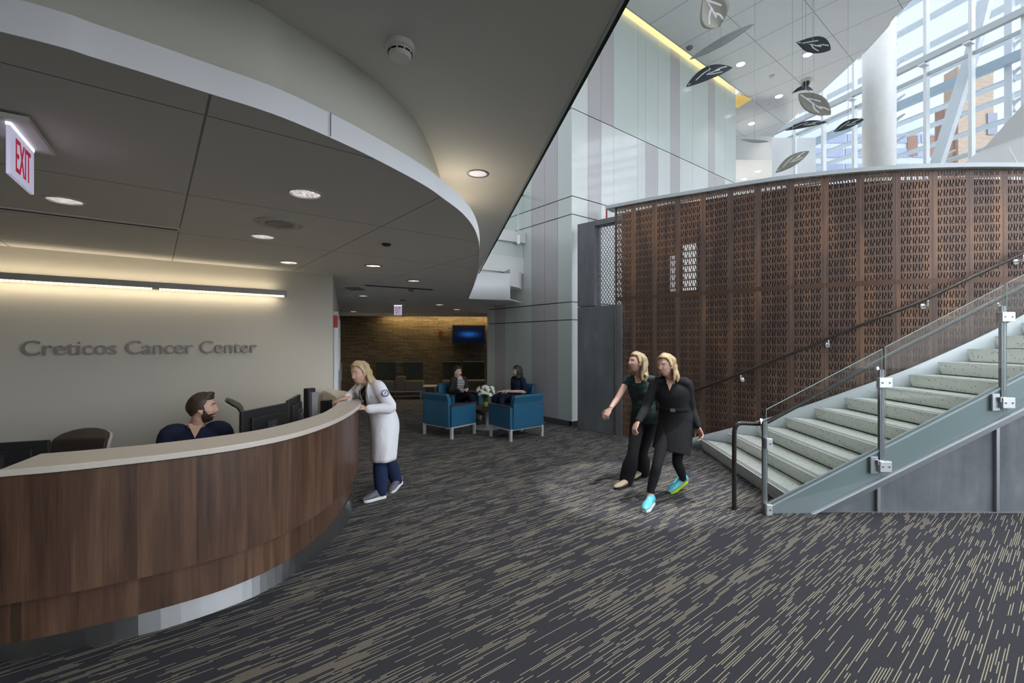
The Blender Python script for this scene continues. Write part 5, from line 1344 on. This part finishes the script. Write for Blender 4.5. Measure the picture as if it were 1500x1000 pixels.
def skin_body(t, J, female, vox, mat='skin'):
    mb = MB(); r = J['r']; MX = J['MX']
    add_head(mb, MX, female)
    hc = MX.translation; nk = MX @ V((0, -0.022, -0.075))
    g = 1.0 if female else 1.15
    mb.tube([J['nb']-(nk-J['nb'])*0.35, J['nb']+(nk-J['nb'])*0.3, nk, MX @ V((0, -0.018, -0.03))], [0.062*g, 0.050*g, 0.048*g, 0.05*g], n=16, smooth=3)
    torso(mb, J['pel'], J['nb'], r, -0.012)
    for s in ('l', 'r'):
        S, E, W_ = J['s'+s], J['e'+s], J['w'+s]; k = g
        limb(mb, [lerp(S, J['nb'], 0.3), S, lerp(S, E, 0.5), E, lerp(E, W_, 0.35), W_], [0.046*k, 0.044*k, 0.040*k, 0.034*k, 0.034*k, 0.023*k])
        add_hand(mb, W_, J['hd'+s], J['hp'+s], J['ht'+s], J.get('hc'+s, 0.5), 0.98*(1.0 if female else 1.08))
        Hp, K, A = J['h'+s], J['k'+s], J['a'+s]
        limb(mb, [Hp, lerp(Hp, K, 0.5), K, lerp(K, A, 0.35), A], [0.080, 0.068, 0.050, 0.050, 0.033])
        if J.get('f'+s): h_, t_ = J['f'+s]; mb.tube([A, lerp(V(h_), V(t_), 0.3)+V((0, 0, 0.045)), lerp(V(h_), V(t_), 0.75)+V((0, 0, 0.03))], [0.032, 0.03, 0.024], n=10)
    return mb.build('body', mat, t, remesh=vox, relax=1)
def trousers(t, J, mat, flare=1.0, vox=0.009, low=None, top=0.15):
    mb = MB(); torso_pts = [lerp(J['pel'], J['nb'], s) for s in (-0.16, 0.0, top, top+0.12)]
    mb.tube(torso_pts, [(0.15, 0.115), (0.178, 0.128), (0.165, 0.122), (0.150, 0.115)], side=J['r'], n=22, smooth=3)
    for s in ('l', 'r'):
        Hp, K, A = J['h'+s], J['k'+s], J['a'+s]; A = lerp(K, A, 0.97 if low is None else low)
        limb(mb, [Hp, lerp(Hp, K, 0.45), K, lerp(K, A, 0.45), A], [0.098, 0.084, 0.068, 0.064*flare, 0.056*flare], n=16)
    return mb.build('trousers', mat, t, remesh=vox, relax=3)
def sleeve_pts(J, s, a=0.0, b=1.0):
    S, E, W_ = J['s'+s], J['e'+s], J['w'+s]
    return S, E, W_
def J_make(pel, nb, f, head_c, head_f, shoulder=0.165, drop=0.045, head_up=(0, 0, 1), hipw=0.088, hipf=None, **kw):
    J = dict(pel=V(pel), nb=V(nb)); f = V(f).normalized(); r = V((f.y, -f.x, 0)).normalized()
    J['f'] = f; J['r'] = r; J['MX'] = basis(head_c, head_f, head_up)
    hf = V(hipf).normalized() if hipf else f; hr_ = V((hf.y, -hf.x, 0))
    J['sl'] = J['nb']-r*shoulder-Zc*drop; J['sr'] = J['nb']+r*shoulder-Zc*drop
    J['hl'] = J['pel']-hr_*hipw; J['hr'] = J['pel']+hr_*hipw
    J['htl'] = 1; J['htr'] = -1
    for k, v in kw.items():
        if k[0] == 'f' and len(k) == 2: J[k] = v
        elif isinstance(v, (tuple, list, Vector)): J[k] = V(v)
        else: J[k] = v
    return J
def coat_shell(J, rings, gap, thick, n=34, turn=None):
    """rings: (centre, side half, depth half); open at the front by gap radians"""
    mb = MB(); r = J['r']; f = J['f']; vs = []; fs = []
    turn = turn or [0.0]*len(rings)
    rr = catmull([(*c, a, b, g, q) for (c, a, b), g, q in zip(rings, gap, turn)], 4)
    for x, y, z, a, b, g, q in rr:
        f = (J['f']*math.cos(q)+J['r']*math.sin(q)); r = J['r']*math.cos(q)-J['f']*math.sin(q)
        for k in range(n+1):
            th = g+(2*PI-2*g)*k/n
            fold = 1+0.025*math.sin(th*7+z*3)*sstep(0.9, 0.5, z)
            vs.append(V((x, y, z))+f*(b*math.cos(th)*fold)+r*(a*math.sin(th)*fold))
    for i in range(len(rr)-1):
        for k in range(n): fs.append((i*(n+1)+k, i*(n+1)+k+1, (i+1)*(n+1)+k+1, (i+1)*(n+1)+k))
    mb.add(vs, fs); return mb

# --- man behind the desk
def build_man():
    nb = P(288, 624, 3.82); f = V((0.50, -0.86, 0)).normalized(); pel = nb+V((-0.03, 0.08, -0.50))
    t = thing('person', 'bearded man in navy scrubs seated behind the desk, smiling sideways at the woman in white', 'person', (pel.x, pel.y, 0.47))
    hc = P(296.5, 598, 3.80)
    J = J_make(pel, nb, f, hc, (0.93, 0.36, 0.02), 0.185, 0.05, kl=(0, 0, 0))
    r = J['r']
    J['er'] = J['sr']+V((-0.06, -0.02, -0.25)); J['wr'] = V((-2.52, 3.42, 0.79)); J['el'] = J['sl']+V((0.08, 0.0, -0.24)); J['wl'] = V((-2.25, 3.62, 0.79))
    J['hdr'] = V((0.8, -0.1, 0)); J['hpr'] = V((0, 0, -1)); J['hdl'] = V((0.5, -0.6, 0)); J['hpl'] = V((0, 0, -1)); J['hcl'] = J['hcr'] = 0.3
    for s, sg in (('l', -1), ('r', 1)):
        J['k'+s] = J['h'+s]+f*0.43+r*0.04*sg; J['a'+s] = J['k'+s]+V((0, 0, -0.46))+f*0.02
        hh = V((J['a'+s].x, J['a'+s].y, 0))-f*0.06; J['f'+s] = (hh, hh+f*0.26)
    skin_body(t, J, False, 0.0055)
    face_parts(t, J['MX'], False, 1.0, 'lips_pale')
    mb = MB(); hair_cap(mb, J['MX'], False, -0.5, -0.05, 0.60, 0.016, 0.40)
    # swept-up front
    mb.ball(J['MX'] @ V((0.0, 0.045, 0.112)), (0.055, 0.05, 0.026), 14, [J['MX'].to_3x3() @ V(q) for q in ((1, 0, 0), (0, 0.96, 0.28), (0, -0.28, 0.96))])
    mb.build('hair', 'hair_brown', t, remesh=0.006, relax=2)
    # beard: a slightly raised layer over jaw, chin and upper lip
    vs, fs = SPH; out = []
    for x_, y_, z_ in vs:
        p = head_surface(x_, y_, z_, False); n = V((x_/0.076, y_/0.097, z_/0.12)).normalized()
        k = sstep(-0.30, -0.42, z_)*sstep(-0.10, 0.10, y_)
        if y_ > 0.2: k = max(k*1.0, 0)
        k2 = gss(p.x, 0.034)*gss(p.z+0.049, 0.008)*(1 if y_ > 0 else 0); k = max(k, k2)
        k *= 1-0.95*gss(p.x, 0.030)*gss(p.z+0.0635, 0.0095)*(1 if y_ > 0 else 0)
        side = sstep(0.16, 0.04, z_)*sstep(0.10, 0.18, y_)*sstep(0.42, 0.34, y_-0.5*max(0, -z_)); k = max(k, side*0.9)
        q = p+n*lerp(-0.014, 0.006, k); out.append(J['MX'] @ q)
    MB().add(out, fs).build('beard', 'hair_brown', t, smooth=True)
    mb = MB(); torso(mb, J['pel'], J['nb']-Zc*0.008, r, 0.022, 0.17, 0.155, 0.185, 0.18)
    for s in ('l', 'r'):
        S, E = J['s'+s], J['e'+s]; limb(mb, [lerp(S, J['nb'], 0.35), S, lerp(S, E, 0.45), lerp(S, E, 0.8)], [0.068, 0.074, 0.072, 0.070])
    mb.build('scrub_top', 'navy_scrubs', t, remesh=0.008, relax=3)
    # open V at the neck
    mv = MB(); c = J['nb']+f*0.083-Zc*0.03; mv.extr([c+r*0.055+Zc*0.065-f*0.03, c-r*0.055+Zc*0.065-f*0.03, c-Zc*0.045+f*0.052], f*0.006); mv.build('neckline', 'skin', t)
    trousers(t, J, 'navy_scrubs')
    for s in ('l', 'r'): shoe(t, *J['f'+s], 'shoe_black', 'shoe_black')
build_man()

# --- woman in the white coat
def build_doctor():
    nb = P(543, 561, 4.90); pel = P(563, 615, 5.05); f = V((-0.65, -0.76, 0)).normalized()
    t = thing('person', 'blonde woman in a white coat and navy trousers leaning on the desk end, laughing', 'person', (pel.x, pel.y, 0))
    hc = P(527, 546, 4.82)
    J = J_make(pel, nb, f, hc, (-0.46, -0.87, -0.20), 0.155, 0.035, (-0.10, 0.0, 1), 0.085, (-0.9, -0.45, 0))
    J['el'] = P(572.5, 597, 4.74); J['wl'] = P(537, 599.5, 4.62); J['er'] = P(517, 577, 5.18); wr = F(508, 582.5, 1.135); J['wr'] = wr
    J['hdl'] = V((-0.75, 0.1, 0.42)); J['hpl'] = V((-0.3, 0.1, -0.95)); J['hdr'] = F(494, 586, 1.115)-wr; J['hpr'] = V((0, 0, -1)); J['hcl'] = 0.55; J['hcr'] = 0.22
    J['kl'] = P(556, 672, 4.98); J['kr'] = P(569, 668, 5.14); J['al'] = P(559, 719, 5.0); J['ar'] = P(581, 706, 5.34)
    J['fl'] = (F(565, 728.5), F(532, 736)); J['fr'] = (P(588, 707, 5.38), F(572, 722.5))
    skin_body(t, J, True, 0.0055)
    face_parts(t, J['MX'], True, 1.35, 'lips', 'hair_ash')
    mb = MB(); hair_cap(mb, J['MX'], True, -0.8, -0.1, 0.66, 0.015, 0.42); long_hair(mb, J['MX'], 0.12, 4, 0.03, 32, -0.02, 0.10); mb.build('hair', 'hair_blonde', t, remesh=0.007, relax=2)
    r = J['r']
    mb = MB(); torso(mb, J['pel'], J['nb']-Zc*0.02, r, 0.012); mb.build('scrub_top', 'black_cloth', t, remesh=0.009, relax=2)
    trousers(t, J, 'navy_pants', 1.25)
    c = lambda px, y, Y: P(px, y, Y)
    rings = [(nb+Zc*0.03, 0.062, 0.06), (nb-Zc*0.025, 0.135, 0.095), (lerp(nb, pel, 0.25), 0.175, 0.135), (lerp(nb, pel, 0.6), 0.172, 0.145), (pel-Zc*0.02+V((0, -0.02, 0)), 0.205, 0.160), (P(562.5, 645, 5.0), 0.205, 0.148), (P(561.5, 671, 5.0), 0.20, 0.140)]
    TQ = [0.0, 0.08, 0.22, 0.45, 0.55, 0.58, 0.60]
    mb = coat_shell(J, rings, [0.55, 0.55, 0.50, 0.42, 0.40, 0.40, 0.42], 0.01, turn=TQ)
    coat = mb.build('coat', 'white_coat', t, smooth=True, solid=0.012)
    for s in ('l', 'r'):
        S, E, W_ = J['s'+s], J['e'+s], J['w'+s]; mb = MB()
        limb(mb, [lerp(S, nb, 0.45)-Zc*0.01, S, lerp(S, E, 0.5), E, lerp(E, W_, 0.5), lerp(E, W_, 0.9)], [0.062, 0.070, 0.064, 0.060, 0.052, 0.047], n=18)
        mb.build('sleeve', 'white_coat', coat, remesh=0.007, relax=3)
    # lapels
    for sg in (-1, 1):
        a = nb+r*0.05*sg+f*0.06+Zc*0.02; b = lerp(nb, pel, 0.45)+f*0.137+r*0.062*sg
        m = MB(); m.tube([a, lerp(a, b, 0.45)+r*0.035*sg+f*0.045, b], [(0.012, 0.006), (0.034, 0.006), (0.006, 0.004)], side=r+f*0.3*sg, n=10, smooth=4); m.build('lapel', 'white_coat', coat, smooth=True)
    # round blue badge on the sleeve facing us
    S, E = J['sl'], J['el']; cc = lerp(S, E, 0.42); out = V((0.62, -0.78, 0.12)).normalized(); dn = (E-S).normalized(); out = (out-dn*out.dot(dn)).normalized(); xx = out.cross(dn)
    bc = cc+out*0.066
    m = MB(); m.lathe([(0.041, 0), (0.040, 0.005)], bc, 28, (xx, dn, out) if xx.cross(dn).dot(out) > 0 else (-xx, dn, out)); bd_ = m.build('arm_badge', 'badge_blue', coat)
    m = MB()
    for r0, r1 in ((0.033, 0.030), (0.024, 0.0)):
        n_ = 28; vs = []; fs = []
        for k in range(n_):
            a = 2*PI*k/n_
            for rr in (r0, max(r1, 0.0005)): vs.append(bc+out*0.0058+xx*(rr*math.cos(a))+dn*(rr*math.sin(a)))
        for k in range(n_): q = 2*k; q2 = 2*((k+1) % n_); fs.append((q, q2, q2+1, q+1))
        m.add(vs, fs)
    m.build('badge_ring', 'badge_white', bd_)
    m = MB(); m.tube([bc+out*0.007+xx*0.010-dn*0.012, bc+out*0.007+xx*0.006+dn*0.010, bc+out*0.007-xx*0.002-dn*0.006, bc+out*0.007-xx*0.010+dn*0.012], 0.004, n=6); m.build('badge_mark', 'badge_blue', bd_)
    # stitched lines on the chest and a pocket
    m = MB(); ch = lerp(nb, pel, 0.25)
    for k in range(3):
        th0, th1 = -0.62, -1.12; zz = -0.002-k*0.017; pts = []
        for q in range(7):
            th = lerp(th0, th1, q/6)*(1 if k < 2 else 0.96); pts.append(ch+f*(0.143*math.cos(th))+r*(0.184*math.sin(th))+Zc*(zz+0.0015*math.sin(q*9)))
        m.tube(pts, 0.0022, n=5)
    m.build('embroidery', 'stitch', coat, smooth=True)
    m = MB(); pk = P(566, 628, 5.04)
    pts = []
    for th, z in ((-0.45, 0.07), (-1.0, 0.07), (-1.0, -0.07), (-0.45, -0.07), (-0.45, 0.07)): pts.append(V((pk.x, pk.y, pk.z+z))+f*(0.162*math.cos(th))+r*(0.182*math.sin(th)))
    m.tube(pts, 0.003, n=6); m.build('pocket', 'white_coat', coat, smooth=True)
    # stethoscope round the neck
    m = MB(); a = nb+r*0.06+f*0.05; b = nb-r*0.06+f*0.05
    m.tube([lerp(nb, pel, 0.55)+f*0.15+r*0.05, lerp(nb, pel, 0.3)+f*0.155+r*0.06, a+Zc*0.02, nb-f*0.055+Zc*0.055, b+Zc*0.02, lerp(nb, pel, 0.3)+f*0.155-r*0.01, lerp(nb, pel, 0.42)+f*0.16+r*0.01], 0.0065, n=8, smooth=5)
    so = m.build('stethoscope', 'dark_plastic', t, smooth=True)
    m = MB(); q = lerp(nb, pel, 0.44)+f*0.165+r*0.01; m.lathe([(0.02, 0), (0.022, 0.008), (0.016, 0.014)], q, 14, (r, Zc, f)); m.build('chest_piece', 'steel', so)
    for s in ('l', 'r'): shoe(t, *J['f'+s], 'shoe_grey', 'shoe_white')
build_doctor()

# --- walking woman in black coat dress and blue trainers
def build_walker():
    nb = P(983, 556, 4.96); pel = P(990, 616, 5.0); f = V((-0.45, -0.9, 0)).normalized()
    t = thing('person', 'woman in a black coat dress, leggings and bright blue trainers striding across the carpet', 'person', (pel.x, pel.y, 0))
    J = J_make(pel, nb, f, P(975, 535, 4.90), (-0.80, -0.58, -0.10), 0.16, 0.04)
    J['el'] = P(1013, 599, 4.95); J['wl'] = P(1023, 626, 4.86); J['er'] = P(946, 597, 5.02); J['wr'] = P(934, 618, 4.86)
    J['hdl'] = V((0.25, -0.25, -0.9)); J['hpl'] = V((-0.9, -0.3, 0)); J['hdr'] = V((-0.45, -0.3, -0.75)); J['hpr'] = V((0.8, 0.3, -0.4)); J['hcl'] = J['hcr'] = 0.7
    J['kr'] = P(963, 679, 4.80); J['ar'] = P(952, 722, 4.78); J['kl'] = P(992, 674, 5.0); J['al'] = P(1001, 702, 5.22)
    J['fr'] = (F(956, 738), F(944, 750.5)); J['fl'] = (P(1006, 706, 5.30), F(981, 723.5))
    skin_body(t, J, True, 0.0055); face_parts(t, J['MX'], True, 0.1, 'lips', 'hair_ash')
    mb = MB(); hair_cap(mb, J['MX'], True, -0.8, -0.15, 0.66, 0.017, 0.40); long_hair(mb, J['MX'], 0.09, 9, 0.03, 30, -0.05, 0.12); mb.build('hair', 'hair_blonde', t, remesh=0.007, relax=2)
    r = J['r']; mb = MB(); torso(mb, J['pel'], J['nb']-Zc*0.035, r, 0.024, 0.17, 0.135, 0.165, 0.168)
    hem = P(983, 661, 4.96)
    mb.tube([lerp(nb, pel, 0.62), pel, lerp(pel, hem, 0.5), hem], [(0.155, 0.122), (0.190, 0.145), (0.198, 0.158), (0.205, 0.165)], side=r, n=24, cap=False, smooth=4)
    for s in ('l', 'r'):
        S, E, W_ = J['s'+s], J['e'+s], J['w'+s]; limb(mb, [lerp(S, nb, 0.55)-Zc*0.01, S, lerp(S, E, 0.5), E, lerp(E, W_, 0.5), lerp(E, W_, 0.92)], [0.060, 0.064, 0.056, 0.050, 0.044, 0.038], n=16)
    dr_ = mb.build('coat_dress', 'black_coat', t, remesh=0.008, relax=3)
    c = lerp(nb, pel, 0.70); m = MB()
    m.tube([c+f*(0.138*math.cos(a))+r*(0.172*math.sin(a)) for a in [2*PI*k/24 for k in range(25)]], [(0.004, 0.02)]*25, side=V((0, 0, 1)).cross(f), n=6, cap=False) if False else m.lathe([(0.150, -0.02), (0.152, 0.0), (0.150, 0.02)], c, 32, (r*1.12, f*0.93, Zc)); m.build('belt', 'black_cloth', dr_, smooth=True)
    m = MB(); m.box(c+f*0.142, (0.05, 0.01, 0.035), (r, f, Zc)); m.build('buckle', 'steel', dr_)
    m = MB(); q = nb+f*0.07-Zc*0.02; m.extr([q+r*0.055+Zc*0.055-f*0.03, q-r*0.055+Zc*0.055-f*0.03, q-Zc*0.085+f*0.058], f*0.006); m.build('neckline', 'skin', t)
    mb = MB()
    for s in ('l', 'r'):
        Hp, K, A = J['h'+s], J['k'+s], J['a'+s]; limb(mb, [Hp, lerp(Hp, K, 0.45), K, lerp(K, A, 0.4), lerp(K, A, 0.93)], [0.088, 0.074, 0.056, 0.056, 0.040], n=16)
    mb.build('leggings', 'black_cloth', t, remesh=0.008, relax=2)
    for s in ('l', 'r'): shoe(t, *J['f'+s], 'shoe_cyan', 'shoe_lime' if s == 'l' else 'shoe_white')
build_walker()

# --- walking woman in teal print top and wide black trousers
def build_walker2():
    nb = P(939, 552, 5.56); pel = P(946, 607, 5.6); f = V((-0.55, -0.83, 0)).normalized()
    t = thing('person', 'fair-haired woman in dark teal print top and wide black trousers, walking farther from us', 'person', (pel.x, pel.y, 0))
    J = J_make(pel, nb, f, P(932, 531, 5.50), (-0.92, -0.36, 0.12), 0.158, 0.04)
    J['er'] = P(904, 584, 5.55); J['wr'] = P(893.5, 599, 5.40); J['el'] = J['sl']+V((0.08, -0.0, -0.27)); J['wl'] = J['el']+V((0.0, -0.12, -0.22))
    J['hdr'] = V((-0.5, -0.35, -0.6)); J['hpr'] = V((0.5, 0.7, -0.3)); J['hdl'] = V((0, -0.2, -1)); J['hpl'] = V((-1, 0, 0)); J['hcl'] = J['hcr'] = 0.6
    J['kr'] = P(927, 664, 5.45); J['ar'] = P(917, 704, 5.46); J['kl'] = P(941, 662, 5.66); J['al'] = P(942, 691, 5.80)
    J['fr'] = (F(923, 710.5), F(901, 717)); J['fl'] = (P(945, 693, 5.85), F(926, 704))
    skin_body(t, J, True, 0.0055); face_parts(t, J['MX'], True, 0.3, 'lips', 'hair_ash')
    mb = MB(); hair_cap(mb, J['MX'], True, -0.8, -0.2, 0.64, 0.018, 0.36); long_hair(mb, J['MX'], 0.12, 12, 0.05, 28, -0.05, 0.16); mb.build('hair', 'hair_ash', t, remesh=0.007, relax=2)
    r = J['r']; mb = MB(); torso(mb, lerp(pel, nb, -0.05), nb-Zc*0.028, r, 0.018, 0.165, 0.135, 0.158, 0.15)
    for s in ('l', 'r'):
        S, E = J['s'+s], J['e'+s]; limb(mb, [lerp(S, nb, 0.4), S, lerp(S, E, 0.22)], [0.055, 0.058, 0.054], n=16)
    mb.build('blouse', 'teal_print', t, remesh=0.008, relax=3)
    m = MB(); q = nb+f*0.066-Zc*0.02; m.extr([q+r*0.07+Zc*0.045-f*0.03, q-r*0.07+Zc*0.045-f*0.03, q-r*0.03-Zc*0.045+f*0.05, q+r*0.03-Zc*0.045+f*0.05], f*0.006); m.build('neckline', 'skin', t)
    trousers(t, J, 'black_cloth', 1.45, 0.009, 1.02)
    m = MB(); w_ = J['wr']; d_ = (J['wr']-J['er']).normalized(); m.lathe([(0.026, -0.005), (0.028, 0.0), (0.026, 0.005)], w_-d_*0.01, 18, (d_.orthogonal().normalized(), d_.cross(d_.orthogonal().normalized()), d_)); m.build('bracelet', 'black_plastic', t)
    for s in ('l', 'r'): shoe(t, *J['f'+s], 'shoe_beige', 'shoe_black', style='flat')
build_walker2()

# --- seated visitors
def seated(label, chair, cf, nb, hc, hf, arms, hair, top, shirt, legs, female=True, hair_len=0.0, cross=False):
    f = V((*cf, 0)).normalized(); pel = V((chair[0], chair[1], 0.50))-f*0.06
    t = thing('person', label, 'person', (pel.x, pel.y, 0.42))
    J = J_make(pel, nb, f, hc, hf, 0.16, 0.045); r = J['r']
    for k, v in arms.items(): J[k] = v
    J['hcl'] = J['hcr'] = 0.4
    for s, sg in (('l', -1), ('r', 1)):
        J['k'+s] = J['h'+s]+f*0.43+r*0.02*sg+Zc*0.02; J['a'+s] = J['k'+s]+f*0.03+V((0, 0, -0.44))
        if cross and s == 'r': J['kr'] = J['hr']+f*0.42-r*0.10+Zc*0.09; J['ar'] = J['kr']-r*0.12+f*0.16-Zc*0.34
        a = J['a'+s]; hh = V((a.x, a.y, a.z-0.08))-f*0.06; hh.z = max(0.0, hh.z) if not (cross and s == 'r') else hh.z; J['f'+s] = (hh, hh+f*0.25)
    skin_body(t, J, female, 0.0065, 'skin_pale'); face_parts(t, J['MX'], female, 0.4)
    mb = MB(); hair_cap(mb, J['MX'], female, -0.7, -0.1 if hair_len else 0.05, 0.5, 0.02)
    if hair_len: long_hair(mb, J['MX'], hair_len, 5, 0.02, 26, 0.2)
    mb.build('hair', hair, t, remesh=0.008, relax=2)
    mb = MB(); torso(mb, pel, nb-Zc*0.015, r, 0.016); mb.build('shirt', shirt, t, remesh=0.01, relax=2)
    full = top == 'grey_cardigan'
    if full:
        rings = [(lerp(nb, pel, 0.02), 0.10, 0.08), (lerp(nb, pel, 0.16), 0.17, 0.12), (lerp(nb, pel, 0.5), 0.172, 0.135), (pel, 0.19, 0.15)]
        coat = coat_shell(J, rings, [0.7, 0.6, 0.6, 0.7], 0.01).build('cardigan', top, t, smooth=True, solid=0.012)
    for s in ('l', 'r'):
        S, E, W_ = J['s'+s], J['e'+s], J['w'+s]; mb = MB()
        if full: limb(mb, [lerp(S, nb, 0.4), S, lerp(S, E, 0.5), E, lerp(E, W_, 0.5), lerp(E, W_, 0.9)], [0.055, 0.060, 0.055, 0.05, 0.044, 0.038])
        else: limb(mb, [lerp(S, nb, 0.4), S, lerp(S, E, 0.5), lerp(S, E, 0.85)], [0.06, 0.066, 0.063, 0.062])
        mb.build('sleeve', top, t, remesh=0.009, relax=2)
    trousers(t, J, legs, 1.1, 0.01)
    for s in ('l', 'r'): shoe(t, *J['f'+s], 'shoe_black', 'shoe_grey')
c3, c4 = CH[2], CH[3]
nbL = P(672, 553, 10.02)
seated('dark-haired visitor in grey cardigan and striped top, sitting in the far left armchair', c3[0], c3[1], nbL, P(670, 544.5, 9.97), (0.85, -0.5, 0.0),
       dict(el=nbL+V((0.19, -0.06, -0.30)), wl=P(684, 570, 9.75), er=nbL+V((-0.16, -0.10, -0.30)), wr=P(675, 570.5, 9.68), hdl=V((-0.5, -0.6, -0.1)), hpl=V((0, 0, -1)), hdr=V((0.8, -0.3, 0)), hpr=V((0, 0, -1))),
       'hair_brown', 'grey_cardigan', 'striped_shirt', 'dark_jeans', False, 0.0, True)
nbR = P(759, 553, 10.0)
seated('woman with shoulder-length dark hair in navy scrubs, sitting by the glass cladding', c4[0], c4[1], nbR, P(757.5, 544, 9.95), (-0.97, -0.22, 0.0),
       dict(el=nbR+V((0.15, -0.16, -0.29)), wl=P(745, 573, 9.55), er=nbR+V((-0.10, 0.2, -0.3)), wr=P(735, 573, 9.75), hdl=V((-1, -0.1, -0.1)), hpl=V((0, 0, -1)), hdr=V((-1, -0.2, -0.1)), hpr=V((0, 0, -1))),
       'hair_dark', 'navy_scrubs', 'navy_scrubs', 'navy_scrubs', True, 0.08)
# ------------------------------------------------------------------ light
w = bpy.data.worlds.new('world'); SC.world = w; w.use_nodes = True
nt = w.node_tree; bg = nt.nodes['Background']
tc = nt.nodes.new('ShaderNodeTexCoord'); sp = nt.nodes.new('ShaderNodeSeparateXYZ'); nt.links.new(tc.outputs['Generated'], sp.inputs[0])
rp = nt.nodes.new('ShaderNodeValToRGB'); nt.links.new(sp.outputs[2], rp.inputs[0])
rp.color_ramp.elements[0].position = 0.0; rp.color_ramp.elements[0].color = (0.55, 0.58, 0.60, 1)
rp.color_ramp.elements[1].position = 0.5; rp.color_ramp.elements[1].color = (0.80, 0.88, 1.0, 1)
e = rp.color_ramp.elements.new(0.15); e.color = (0.92, 0.95, 1.0, 1)
nt.links.new(rp.outputs[0], bg.inputs[0]); bg.inputs[1].default_value = 1.15
# broad hazy daylight from the glazed side of the lobby
s_ = lamp('daylight', 'SUN', (12, -8, 12), 3.2, (0.90, 0.95, 1.0), (12-0.75*5, -8+0.52*5, 12-0.42*5)); s_.data.angle = 1.2
# light bar on the desk wall
for a, b in ((p0, pm), (pm, p1)): pass
a, b = wallpt(-60, 2.285, 0.085), wallpt(405, 2.285, 0.085); c = (a+b)/2; L = (b-a).length
def area(name, c, xdir, zdir, sx, sy, power, color):
    d = bpy.data.lights.new(name, 'AREA'); d.shape = 'RECTANGLE'; d.size = sx; d.size_y = sy; d.energy = power; d.color = color
    o = bpy.data.objects.new(name, d); COL.objects.link(o)
    z = -V(zdir).normalized(); x = V(xdir).normalized(); x = (x-z*x.dot(z)).normalized(); y = z.cross(x)
    o.matrix_world = Matrix.Translation(V(c)) @ Matrix((x, y, z)).transposed().to_4x4()
    return o
area('wall_bar_down', c, VX, V((0, 0, -1))+UX*0.9, L, 0.012, 3.2, (1.0, 0.84, 0.60))
area('wall_bar_up', V((c.x, c.y, 2.39)), VX, V((0, 0, 1))+UX*0.5, L, 0.03, 2.6, (1.0, 0.84, 0.60))
for k, p in enumerate(DL):
    lamp('downlight_lamp', 'SPOT', p-Zc*0.03, 9 if k in (0, 1, 2, 3) else (9 if k < 6 else 8), (1.0, 0.88, 0.74), p-Zc*2, spot_size=2.0, spot_blend=0.7, shadow_soft_size=0.07)
lamp('downlight_lamp', 'SPOT', DU-Zc*0.03, 16, (1.0, 0.86, 0.68), DU-Zc*2, spot_size=2.2, spot_blend=0.8, shadow_soft_size=0.07)
lamp('ledge_lamp', 'POINT', (-0.52, 4.35, ZL+0.2), 1.2, (1.0, 0.80, 0.55), shadow_soft_size=0.06)
lamp('ledge_lamp', 'POINT', (-0.50, 3.75, ZL+0.2), 0.8, (1.0, 0.80, 0.55), shadow_soft_size=0.06)
a, b = SA+sn_*0.2+Zc*2.57+sd*1.7, SB+sn_*0.2+Zc*2.57-sd*0.1
area('stone_graze', (a+b)/2, sd, V((0, 0, -1))-sn_*0.35, (b-a).length, 0.04, 26, (1.0, 0.74, 0.34))
a, b = GC-VX*0.3+nR*0.44+Zc*(ZA+0.36), GC+VX*7.0+nR*0.44+Zc*(ZA+0.36)
area('cladding_graze', (a+b)/2, VX, V((0, 0, -0.35))-nR*1.0, (b-a).length, 0.06, 22, (1.0, 0.78, 0.32))
for p in DA: lamp('atrium_lamp_or_fill', 'SPOT', p-Zc*0.05, 60, (1.0, 0.95, 0.88), p-Zc*2, spot_size=1.2, spot_blend=0.6, shadow_soft_size=0.1)
for p in ((5.2, 2.6, ZA-0.08), (4.2, 5.6, ZA-0.08), (6.4, 4.6, ZA-0.08)): lamp('atrium_lamp_or_fill', 'SPOT', p, 520, (0.95, 0.97, 1.0), (p[0]*0.95, p[1]*1.02, 0), spot_size=1.5, spot_blend=0.8, shadow_soft_size=0.35)  # added unseen spots without fittings, to brighten stair and screen
lamp('far_soffit_fill', 'POINT', (8.0, 15.2, 5.0), 160, (1.0, 0.97, 0.92), shadow_soft_size=0.3)  # added unseen fill light that lifts the far white soffit
# added spot for the sun patch on the carpet under the two women
lamp('sun_patch_spot', 'SPOT', (2.6, 4.2, ZA-0.1), 2400, (0.95, 0.97, 1.0), (1.5, 5.35, 0), spot_size=0.27, spot_blend=0.3, shadow_soft_size=0.05)
SC.view_settings.view_transform = 'Standard'; SC.view_settings.look = 'None'; SC.view_settings.exposure = 0.0; SC.view_settings.gamma = 1.0
SC.cycles.use_denoising = True
SC.cycles.max_bounces = 8; SC.cycles.diffuse_bounces = 4; SC.cycles.glossy_bounces = 3; SC.cycles.transparent_max_bounces = 16; SC.cycles.transmission_bounces = 4
SC.cycles.caustics_reflective = False; SC.cycles.caustics_refractive = False; SC.cycles.sample_clamp_indirect = 6
